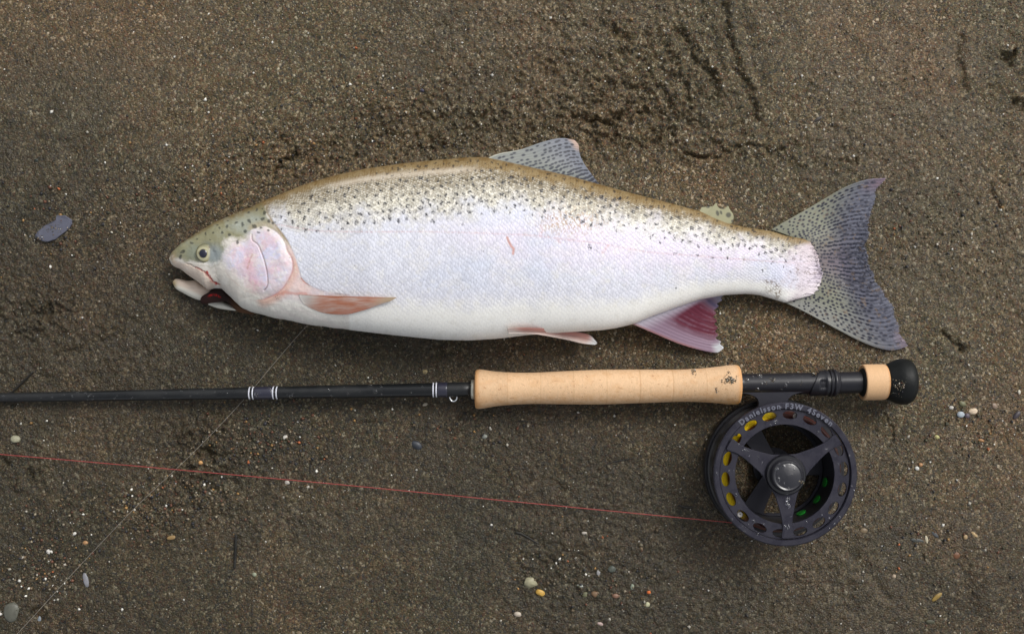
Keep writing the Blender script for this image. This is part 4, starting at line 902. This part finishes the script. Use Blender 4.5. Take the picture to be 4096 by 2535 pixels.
# line wound on the spool
def linecol(R, a, z):
    ad = np.mod(np.degrees(a), 360); y = sm(ad, 92, 104) * (1 - sm(ad, 222, 234)); st = .5 + .5 * np.sin(R / K * 1.7 + 6 * np.sin(a * 2))
    c = np.broadcast_to(np.array((.10, .018, .012)), R.shape + (3,)).copy(); c = mix(c, (.03, .02, .018), sm(st, .3, .9) * .8); c = mix(c, (.90, .64, .01), y * sm(R / K, 221, 226)); c = mix(c, (.25, .06, .01), y * (1 - sm(R / K, 216, 225))); return c
lp = [(204, .0365)]
for i in range(16): lp += [(206 + i * 2.55, .0365 + (.0006 if i % 2 else 0) - (.0 if i < 9 else (i - 9) ** 1.5 * .0003))]
lp += [(247, .031)] + [(247 + (1.2 if i % 2 else 0), .030 - i * .0008) for i in range(18)] + [(204, .0156)]
vlathe('wound_line', lp, material('fly_line', rough=.35, attr=True, coat=.3), spool, colf=linecol, seg=180)
GRN = material('green_backing', (.012, .20, .02), rough=.4)
for a in (-14, -37, -62):
    t = math.radians(a); c = []; nn = 24
    for i in range(nn):
        q = 2 * math.pi * i / nn; aa = t + 20 / 199 * math.cos(q); c.append((RC.x + 197.5 * K * math.cos(aa), RC.y + 197.5 * K * math.sin(aa), .024 + .0055 * math.sin(q)))
    V = c + [(RC.x + (x - RC.x) * .985, RC.y + (y - RC.y) * .985, z) for x, y, z in [(RC.x + (p[0] - RC.x) , RC.y + (p[1] - RC.y), .024 + (p[2] - .024) * .85) for p in c]]
    me = bpy.data.meshes.new('backing_window'); me.from_pydata([Vector(v) for v in V], [], [(i, (i + 1) % nn, nn + (i + 1) % nn, nn + i) for i in range(nn)] + [tuple(range(nn, 2 * nn))]); link('backing_window', me, GRN, spool, smooth=False)
# frame pillars with pale screw heads
for px_, py_ in ((3196, 1670), (2968, 2063), (2905, 1700), (3390, 2000)):
    cx, cy = px_ - 3142, py_ - 1897; q = 250 / math.hypot(cx, cy) if (px_ in (2905, 3390)) else 1
    vis = px_ in (3196, 2968)
    pr = vlathe('pillar', [(.01, .006), (9, .006), (9, .0400 if not vis else .0385), (.01, .0400 if not vis else .0385)], RBLK, frame, seg=24, cx=cx * q * (1.0 if not vis else 1.02), cy=cy * q * (1.0 if not vis else 1.02), closed=False)
    if vis:
        vlathe('screw_head', [(2.2, .0387), (2.4, .0397), (10, .0397), (12.5, .0392), (13.5, .0380)], material('pale_screw', (.55, .53, .50), rough=.35, metal=.3), frame, seg=24, cx=cx * 1.0, cy=cy * 1.0)
# foot
Z2 = lambda L: [(2750 + x * .5423 - 3142, 1400 + y * .5423 - 1897) for x, y in L]
fo = spline(Z2([(385, 312), (600, 303), (935, 300), (938, 316), (870, 330), (815, 352), (785, 385), (780, 420), (800, 470)]), 40).tolist() + spline(Z2([(520, 480), (560, 430), (565, 395), (540, 360), (480, 338), (385, 330)]), 30).tolist()
plate('foot', [[tuple(p) for p in fo]], .0235, .0275, GREYM, REEL, bev=.00035)
# handle side lettering on the frame ring
def lettering(txt, r, size, a_mid, z0, z1, mat, parent):
    bm = bmesh.new(); adv = []; metas = []
    for ch in txt:
        cu = bpy.data.curves.new('t', 'FONT'); cu.body = ch; cu.size = size * K * 1000; cu.extrude = (z1 - z0) / 2 * 1000; cu.resolution_u = 3; cu.offset = .18
        o = bpy.data.objects.new('t', cu); COL.objects.link(o); bpy.context.view_layer.update()
        me = bpy.data.meshes.new_from_object(o.evaluated_get(bpy.context.evaluated_depsgraph_get())); me.transform(__import__('mathutils').Matrix.Scale(.001, 4)); xs_ = [v.co.x for v in me.vertices]
        w = (max(xs_) if xs_ else size * K * .28); metas.append((me, w)); adv.append(w + size * K * .17); bpy.data.objects.remove(o); bpy.data.curves.remove(cu)
    tot = sum(adv); s = -tot / 2
    for (me, w), ad in zip(metas, adv):
        ang = a_mid - (s + w / 2) / (r * K); s += ad; n0 = len(bm.verts); bm.from_mesh(me); bm.verts.ensure_lookup_table()
        for v in bm.verts[n0:]:
            x, y = v.co.x - w / 2, v.co.y + (r - size * .36) * K; t = ang - math.pi / 2
            v.co = Vector((RC.x + x * math.cos(t) - y * math.sin(t), RC.y + x * math.sin(t) + y * math.cos(t), v.co.z + (z0 + z1) / 2))
    me = bpy.data.meshes.new('lettering'); bm.to_mesh(me); bm.free(); return link('lettering', me, mat, parent, smooth=False)
lettering('Danielsson F3W 4Seven', 274.5, 31, math.radians(90 - 1), .0468, .0473, material('pale_lettering', (.14, .145, .18), rough=.35, metal=.4), frame)

# ------------------------------------------------------------------ lines
REDL = material('red_line', (.28, .045, .042), rough=.4)
def on_sand(L, off): return [W(x, y, SH(x, y) + off) for x, y in L]
tag(tube('red_fishing_line', [W(-300, 1790, .004), W(0, 1816, .004), W(600, 1868, .0045), W(1174, 1920, .005), W(1400, 1941, .005), W(2055, 2005, .0055), W(2500, 2048, .007), W(2800, 2077, .011), W(2915, 2088, .015), W(2960, 2094, .0175)], .00033, REDL, n=160),
    'thin red fishing line running from the reel across the sand to the left edge', 'fishing line')
LD = material('clear_nylon', (.26, .235, .20), rough=.3)
tag(tube('leader_line', [W(1260, 1280, .006), W(1215, 1316, .0045), W(1090, 1460, .004), W(964, 1610, .003), W(771, 1811, .004), W(540, 2030, .0035), W(302, 2280, .0035), W(100, 2500, .003), W(-60, 2670, .003)], .00016, LD, n=160),
    'clear thin nylon leader running diagonally from the belly of the trout to bottom left', 'fishing line')

# ------------------------------------------------------------------ stones
PEB = material('pebble', rough=.45, attr=True, spec=.5, bump=(400, .3, .0004))
def pebble(name, x, y, rx, ry, rot, col, label, seed, cat='pebble', sinkf=.46, flat=.66, sub=3):
    bm = bmesh.new(); bmesh.ops.create_icosphere(bm, subdivisions=sub, radius=1); q = random.Random(seed)
    dirs = [(Vector((q.gauss(0, 1), q.gauss(0, 1), q.gauss(0, 1))).normalized(), q.uniform(.72, .95)) for _ in range(9)]
    z0 = SH(x, y); cz_ = z0 + min(rx, ry) * S * flat * (1 - 2 * sinkf)
    for v in bm.verts:
        p = v.co.copy()
        for d, k in dirs:
            e = p.dot(d) - k
            if e > 0: p -= d * e * .85
        a = math.radians(-rot); X, Y = p.x * rx * S, p.y * ry * S
        c = Wv(x, y, cz_); v.co = Vector((c.x + X * math.cos(a) - Y * math.sin(a), c.y + X * math.sin(a) + Y * math.cos(a), cz_ + p.z * min(rx, ry) * S * flat))
    me = bpy.data.meshes.new(name); bm.to_mesh(me); bm.free()
    a = me.color_attributes.new('col', 'FLOAT_COLOR', 'POINT'); n = len(me.vertices); co = np.array([v.co for v in me.vertices]) / S
    f = 1 + .13 * ns('white', co[:, 0] * 3 + seed * 50, co[:, 1] * 3 + co[:, 2], 400); cc = np.ones((n, 4), np.float32); cc[:, :3] = np.clip(np.array(col) * f[:, None], 0, .9); a.data.foreach_set('color', cc.ravel())
    return tag(link(name, me, PEB), label, cat)
STONES = [
 (62, 1755, 20, 18, 0, (.30, .29, .20), 'pale olive round pebble at the left edge between the rod and the red line'),
 (46, 2444, 32, 44, 5, (.10, .10, .08), 'large dull grey stone half buried in the bottom left corner'),
 (802, 1850, 10, 9, 0, (.50, .27, .10), 'small orange pebble at the rim of the dark pit by the red line'),
 (1149, 1929, 11, 9, 10, (.50, .46, .40), 'square whitish pebble just under the red line'),
 (1141, 1748, 11, 9, -30, (.55, .52, .46), 'white angular pebble midway between rod and red line, left of the grip'),
 (1232, 1947, 10, 7, -40, (.46, .42, .36), 'pale elongated pebble just below the red line, right of the square one'),
 (296, 2133, 12, 7, -15, (.62, .60, .55), 'flat white pebble beside the clear leader, lower left'),
 (198, 2205, 13, 10, 15, (.65, .63, .58), 'bright white pebble in the grit, lower left'),
 (341, 2170, 12, 9, 0, (.36, .20, .09), 'orange brown pebble in the grit, lower left'),
 (686, 2149, 20, 9, -10, (.26, .17, .07), 'tan elongated pebble lying right of the leader'),
 (1017, 2296, 11, 9, 20, (.24, .26, .18), 'grey green flat pebble right of the thick black twig'),
 (2122, 2328, 30, 23, 5, (.30, .28, .18), 'largest pale olive pebble at the bottom centre'),
 (2161, 2369, 21, 13, 25, (.50, .30, .06), 'amber yellow pebble touching the largest pale pebble'),
 (2320, 2342, 13, 9, 20, (.38, .40, .36), 'small grey white pebble right of the amber pebble'),
 (2340, 2376, 14, 11, -10, (.13, .13, .07), 'olive pebble below the small grey white pebble, bottom centre'),
 (2380, 2374, 16, 14, 0, (.18, .11, .06), 'rounded brown pebble right of the olive pebble, bottom centre'),
 (2071, 2455, 16, 10, 10, (.42, .36, .29), 'pale beige pebble near the bottom edge, left of centre'),
 (2590, 2416, 10, 12, 20, (.45, .44, .28), 'pale yellow green pebble below the tiny red orange one'),
 (2595, 2367, 9, 8, 0, (.60, .14, .03), 'tiny red orange pebble left of and below the reel'),
 (2464, 2382, 16, 10, 0, (.20, .11, .07), 'reddish brown flat pebble between the brown and the red orange pebbles'),
 (2529, 2345, 8, 13, 10, (.22, .25, .19), 'narrow grey green pebble left of the tiny red orange one'),
 (2448, 2274, 17, 14, -20, (.075, .085, .07), 'dark green grey pebble above the bottom centre stones'),
 (2394, 2288, 8, 14, 10, (.34, .33, .33), 'upright pale grey sliver beside the dark green grey pebble'),
 (1666, 1779, 26, 17, 30, (.035, .04, .05), 'dark blue black pebble below the left end of the cork grip'),
 (1938, 1745, 12, 10, 0, (.24, .25, .22), 'soft grey pebble below the cork grip'),
 (2402, 2494, 14, 8, 20, (.40, .30, .27), 'pinkish flat pebble at the bottom edge'),
 (2337, 2131, 12, 7, 0, (.42, .38, .33), 'pale flat pebble just below the red line left of the reel'),
 (1700, 1617, 12, 7, -20, (.42, .38, .30), 'cream pebble under the rod left of the hook keeper'),
 (1700, 1487, 11, 10, 0, (.30, .24, .12), 'tan pebble above the rod, near the left end of the grip'),
 (3892, 1644, 19, 13, -5, (.62, .50, .36), 'cream pebble in the cluster right of the black butt'),
 (3843, 1657, 16, 13, 0, (.36, .41, .45), 'pale bluish white pebble left of the cream one'),
 (3805, 1629, 12, 8, 10, (.48, .46, .42), 'small white pebble, leftmost of the cluster right of the butt'),
 (3849, 1615, 16, 12, 30, (.15, .15, .08), 'olive pebble, topmost of the cluster right of the butt'),
 (3868, 1662, 12, 11, 0, (.10, .08, .10), 'purplish pebble between the bluish and the cream pebble'),
 (3978, 1623, 14, 12, 30, (.26, .19, .14), 'light brown pebble between the cluster and the right edge'),
 (4066, 1660, 22, 11, -45, (.05, .042, .05), 'dark purple elongated pebble at the right edge'),
 (4077, 1568, 7, 10, 0, (.60, .56, .46), 'bright cream pebble at the right edge level with the butt'),
 (3748, 1748, 12, 9, 20, (.40, .37, .16), 'yellowish pebble below the cluster right of the butt'),
 (3926, 1761, 14, 7, 15, (.32, .16, .06), 'orange brown flat pebble under the cluster, towards the right edge'),
 (3668, 1872, 10, 8, 30, (.62, .62, .58), 'white pebble of the touching pair right of the reel'),
 (3682, 1858, 9, 8, 0, (.42, .22, .10), 'orange pebble of the touching pair right of the reel'),
 (3706, 2156, 6, 17, -10, (.52, .46, .33), 'narrow upright cream sliver at lower right'),
 (3861, 2147, 10, 11, 0, (.36, .25, .13), 'tan pebble right of the narrow cream sliver'),
 (3898, 2136, 16, 7, 40, (.46, .32, .16), 'slanting cream and orange sliver at lower right'),
 (3826, 2219, 14, 16, 0, (.15, .065, .03), 'reddish brown stone at lower right'),
 (3748, 2386, 26, 9, -40, (.26, .17, .04), 'mustard yellow elongated chip near the bottom right'),
 (3668, 2160, 28, 8, 8, (.06, .065, .06), 'dark grey flat sliver left of the narrow cream one'),
 (3741, 2138, 18, 8, 40, (.055, .06, .065), 'dark slate chip between the slivers at lower right'),
 (3721, 2486, 20, 8, 5, (.055, .055, .03), 'dark olive flat chip at the bottom right edge'),
 (3454, 2121, 17, 12, 0, (.18, .13, .075), 'brown pebble just right of the bottom of the reel'),
 (3576, 2304, 9, 9, 0, (.36, .28, .20), 'beige pebble below and right of the reel'),
 (1689, 362, 12, 8, -10, (.05, .045, .075), 'small dark purple pebble above the back of the trout'),
 (146, 642, 9, 8, 0, (.02, .025, .02), 'small black pebble at the far left above the slate'),
 (3272, 477, 24, 8, -30, (.035, .028, .022), 'dark brown chip on the open sand above the tail'),
 (343, 2320, 12, 32, -12, (.22, .22, .24), 'pale grey shell flake beside the leader at lower left'),
 (155, 2484, 8, 26, 15, (.20, .23, .26), 'bluish grey flake beside the leader in the bottom left'),
]
NAMES = {'chip': 'stone_chip', 'sliver': 'stone_chip', 'flake': 'shell_flake', 'stone': 'stone'}
for i, (x, y, rx, ry, rot, col, lab) in enumerate(STONES):
    nm = 'pebble'
    for k_, v_ in NAMES.items():
        if k_ in lab and 'pebble' not in lab.split(k_)[0]: nm = v_; break
    pebble(nm, x, y, rx, ry, rot, tuple(v * .85 for v in col), lab, i + 1, cat={'pebble': 'pebble', 'stone_chip': 'stone chip', 'shell_flake': 'flake', 'stone': 'stone'}[nm], flat=.35 if nm != 'pebble' else .62, sub=3 if rx > 12 else 2)
# slate piece
SL = [(140, 941), (152, 925), (178, 903), (205, 888), (222, 881), (226, 862), (262, 862), (288, 880), (289, 896), (280, 912), (264, 926), (248, 938), (224, 958), (192, 968), (170, 966), (146, 955)]
SLM = material('slate', (.085, .088, .118), rough=.4, spec=.6, bump=(160, .3, .001))
z_s = float(np.mean([SH(x, y) for x, y in SL]))
def slate():
    bm = bmesh.new(); c = np.mean(SL, 0); rings = []
    for k, z in ((1.0, -.003), (1.0, .0016), (.94, .0026)):
        rings.append([bm.verts.new(W(c[0] + (x - c[0]) * k, c[1] + (y - c[1]) * k, z_s + z + .0004 * math.sin(x * .13))) for x, y in SL])
    n = len(SL)
    for a, b in zip(rings[:-1], rings[1:]):
        for i in range(n): bm.faces.new([a[i], a[(i + 1) % n], b[(i + 1) % n], b[i]])
    bm.faces.new(rings[-1]); bm.faces.new(rings[0][::-1]); bmesh.ops.recalc_face_normals(bm, faces=bm.faces)
    me = bpy.data.meshes.new('slate_piece'); bm.to_mesh(me); bm.free(); return link('slate_piece', me, SLM, smooth=False)
tag(slate(), 'flat blue grey slate piece half sunk in the sand left of the trout head', 'stone')

# ------------------------------------------------------------------ twigs
TWIG = material('dark_wood', (.014, .013, .011), rough=.5, spec=.4, bump=(700, .6, .0006))
def twig(pts, r, label, taper=((0, .8), (.5, 1), (1, .7)), off=.4, cat='twig', name='twig'):
    return tag(tube(name, [W(x, y, SH(x, y) + r * S * off) for x, y in pts], r * S, TWIG, seg=8, n=26, taper=taper), label, cat)
twig([(945, 2139), (943, 2180), (941, 2230), (938, 2272)], 6, 'thick straight black twig standing upright in the picture left of centre', taper=((0, 1), (.9, .9), (1, .7)), off=.9)
twig([(134, 1485), (90, 1528), (50, 1566), (20, 1582)], 4.5, 'black twig poking out from behind the rod at the left edge', off=1.2)
twig([(2402, 1875), (2425, 1857), (2460, 1845), (2500, 1838), (2537, 1831)], 3.2, 'thin curved dark twig left of the reel', taper=((0, .4), (.5, 1), (1, .4)), off=.8)
twig([(2062, 2128), (2085, 2134), (2118, 2152), (2153, 2173)], 4, 'short bent dark twig just below the red line', taper=((0, .9), (.5, 1), (1, .3)), off=.8)
twig([(2716, 2019), (2740, 2027), (2772, 2027)], 5.5, 'small dark splinter close to the left side of the reel', taper=((0, .5), (.5, 1), (1, .5)), off=.9)
twig([(1258, 1825), (1246, 1840), (1241, 1860), (1240, 1893)], 2.6, 'thin hooked dark twig above the red line left of centre', off=.8)
twig([(1346, 2242), (1362, 2262), (1372, 2290)], 2.4, 'thin dark twig low on the sand right of the thick twig', taper=((0, .4), (.5, 1), (1, .4)), off=.8)
twig([(2185, 1797), (2165, 1808), (2142, 1806)], 3, 'small dark twig below the middle of the cork grip', taper=((0, .4), (.5, 1), (1, .4)), off=.8)
twig([(2065, 1686), (2090, 1682), (2112, 1687)], 3, 'tiny black twig just below the cork grip', taper=((0, .4), (.5, 1), (1, .4)), off=.8)

# ------------------------------------------------------------------ sand stuck on things, water drops
# (grit)
def clump(cx, cy, rx, ry, n, zf, rr=(1.6, 4), cw=None):
    a = RNG.standard_normal((n, 2)) * .5; x = cx + a[:, 0] * rx; y = cy + a[:, 1] * ry; return x, y, np.array([zf(u, v) for u, v in zip(x, y)]), RNG.uniform(rr[0], rr[1], n)
def cyl_z(rad):
    def f(x, y):
        z = rz(x); d = (y - ray_y(x)) ; return z + S * math.sqrt(max(rad(x) ** 2 - d * d, 9)) * .96
    return f
crad = lambda x: float(np.interp(x, [p[0] for p in cp], [p[1] for p in cp]))
parts = [clump(2922, 1519, 26, 14, 120, cyl_z(crad)), clump(2866, 1562, 8, 14, 22, cyl_z(crad)), clump(2775, 1483, 10, 10, 26, cyl_z(crad)), clump(2918, 1487, 6, 14, 8, cyl_z(crad), (1.5, 2.5)),
         clump(2905, 1570, 34, 8, 9, cyl_z(crad), (1.5, 2.5)), clump(2100, 1585, 60, 8, 14, cyl_z(crad), (1.3, 2.4)), clump(2290, 1545, 70, 12, 18, cyl_z(crad), (1.2, 2.3)), clump(1912, 1577, 5, 3, 6, cyl_z(crad)),
         clump(2140, 1572, 14, 12, 12, cyl_z(crad), (1.3, 2.3))]
brad = lambda x: float(np.interp(x, [3541, 3560, 3585, 3605, 3628, 3646, 3656], [60, 76, 88, 92, 90, 78, 55]))
parts += [clump(210, 912, 60, 34, 46, lambda x, y: z_s + .0026 if in_poly(np.array([x]), np.array([y]), SL)[0] else SH(x, y), (1.5, 4)), clump(150, 950, 22, 18, 30, lambda x, y: z_s + .0026 if in_poly(np.array([x]), np.array([y]), SL)[0] else SH(x, y), (2, 4))]
parts += [clump(3620, 1545, 30, 24, 80, cyl_z(brad)), clump(3580, 1543, 8, 8, 14, cyl_z(brad)), clump(3645, 1570, 8, 36, 40, cyl_z(brad)), clump(3600, 1575, 34, 10, 20, cyl_z(brad), (1, 2.4)), clump(3590, 1525, 30, 12, 10, cyl_z(brad), (1, 2))]
seatz = cyl_z(lambda x: 43.5)
parts += [clump(3090, 1515, 12, 12, 24, seatz, (1.2, 2.6)), clump(3065, 1535, 10, 14, 10, seatz, (1, 2)), clump(3258, 1494, 10, 5, 18, cyl_z(lambda x: 50)), clump(3205, 1535, 4, 14, 8, seatz, (1.5, 2.5)), clump(3140, 1500, 80, 14, 14, seatz, (1, 1.8))]
parts += [clump(3382, 2056, 14, 8, 30, lambda x, y: .045), clump(3208, 1930, 12, 9, 16, lambda x, y: .0555, (2, 3.5))]
fz = lambda x, y: float(surf(np.array([x]), np.array([y]))[0])
parts += [clump(3100, 1158, 20, 24, 60, fz, (1.2, 2.6)), clump(3240, 1090, 20, 8, 16, fz, (1, 2.2)), clump(1110, 1190, 10, 8, 10, fz, (1, 2)), clump(1060, 1160, 6, 5, 8, fz, (1, 2)), clump(1288, 1168, 8, 4, 6, fz, (1, 2)), clump(1365, 1185, 16, 3, 8, lambda x, y: fz(x, y) + .003, (1, 2.2))]
sx_, sy_, sz_, sr_ = [np.concatenate(q) for q in zip(*parts)]
pw2 = PW.copy(); pw2[:3] *= 1.6; pw2 /= pw2.sum()
tag(link('stuck_sand', grains('stuck_sand', sx_, sy_, sr_, palette(len(sx_), pw2) * 1.05, .1, zbase=sz_), GM, smooth=False), kind='stuff')
WATER = material('water', (1, 1, 1), rough=.08, spec=.25, trans=1, ior=1.33)
def drops(name, items):
    Vs, Fs = [], []; off = 0; n, m = 5, 12
    for x, y, r, z in items:
        c = Wv(x, y, z); ra = np.sin(np.linspace(.02, 1, n) * math.pi / 2); zz = np.cos(np.linspace(.02, 1, n) * math.pi / 2); a = np.linspace(0, 2 * math.pi, m, endpoint=False)
        e = random.uniform(.8, 1.25)
        V = np.stack([c.x + ra[:, None] * r * S * e * np.cos(a), c.y + ra[:, None] * r * S / e * np.sin(a), np.broadcast_to((z + zz * r * S * .45)[:, None], (n, m))], -1).reshape(-1, 3)
        Vs.append(V); Fs.append(grid_faces(n, m, True)[:, ::-1] + off); off += len(V)
    me = mesh_np(name, np.concatenate(Vs), np.concatenate(Fs)); return tag(link(name, me, WATER), kind='stuff')
it = []
for _ in range(40):
    a = random.uniform(0, 2 * math.pi); r = random.choice([random.uniform(204, 219), random.uniform(204, 256), random.uniform(264, 284)]); x, y = 3142 + r * math.cos(a), 1897 + r * math.sin(a)
    if 219 < r < 257 and min(abs((math.degrees(a) + 5 + 10) % 20 - 10) for _ in (0,)) < 8.5: continue
    it.append((x, y, random.choice([3.2, 3.6, 4, 5, 7]), .0449 if r < 259 else .0471))
for _ in range(18):
    a = random.choice(AR) + random.uniform(-.08, .08); r = random.uniform(95, 235); it.append((3142 + r * math.cos(a), 1897 + r * math.sin(a), random.choice([3.5, 4, 5, 8]), .0467))
for _ in range(10):
    a = random.uniform(0, 6.28); r = 58 * math.sqrt(random.random()); it.append((3148 + r * math.cos(a), 1900 + r * math.sin(a), random.choice([3.5, 4, 6, 8]), .0560))
for _ in range(18):
    x = random.uniform(2965, 3220); y = ray_y(x) + random.uniform(-34, 30); it.append((x, y, random.choice([2, 3, 4, 7]), seatz(x, y) + .0004))
blz = cyl_z(lambda x: br_(x))
for _ in range(70):
    x = random.uniform(0, 1880); y = ray_y(x) + random.uniform(-.75, .75) * br_(x); it.append((x, y, random.choice([2.5, 3.5, 5, 8]) if x > 950 else random.choice([2, 3, 4]), blz(x, y) + .0004))
drops('water_drops', it)
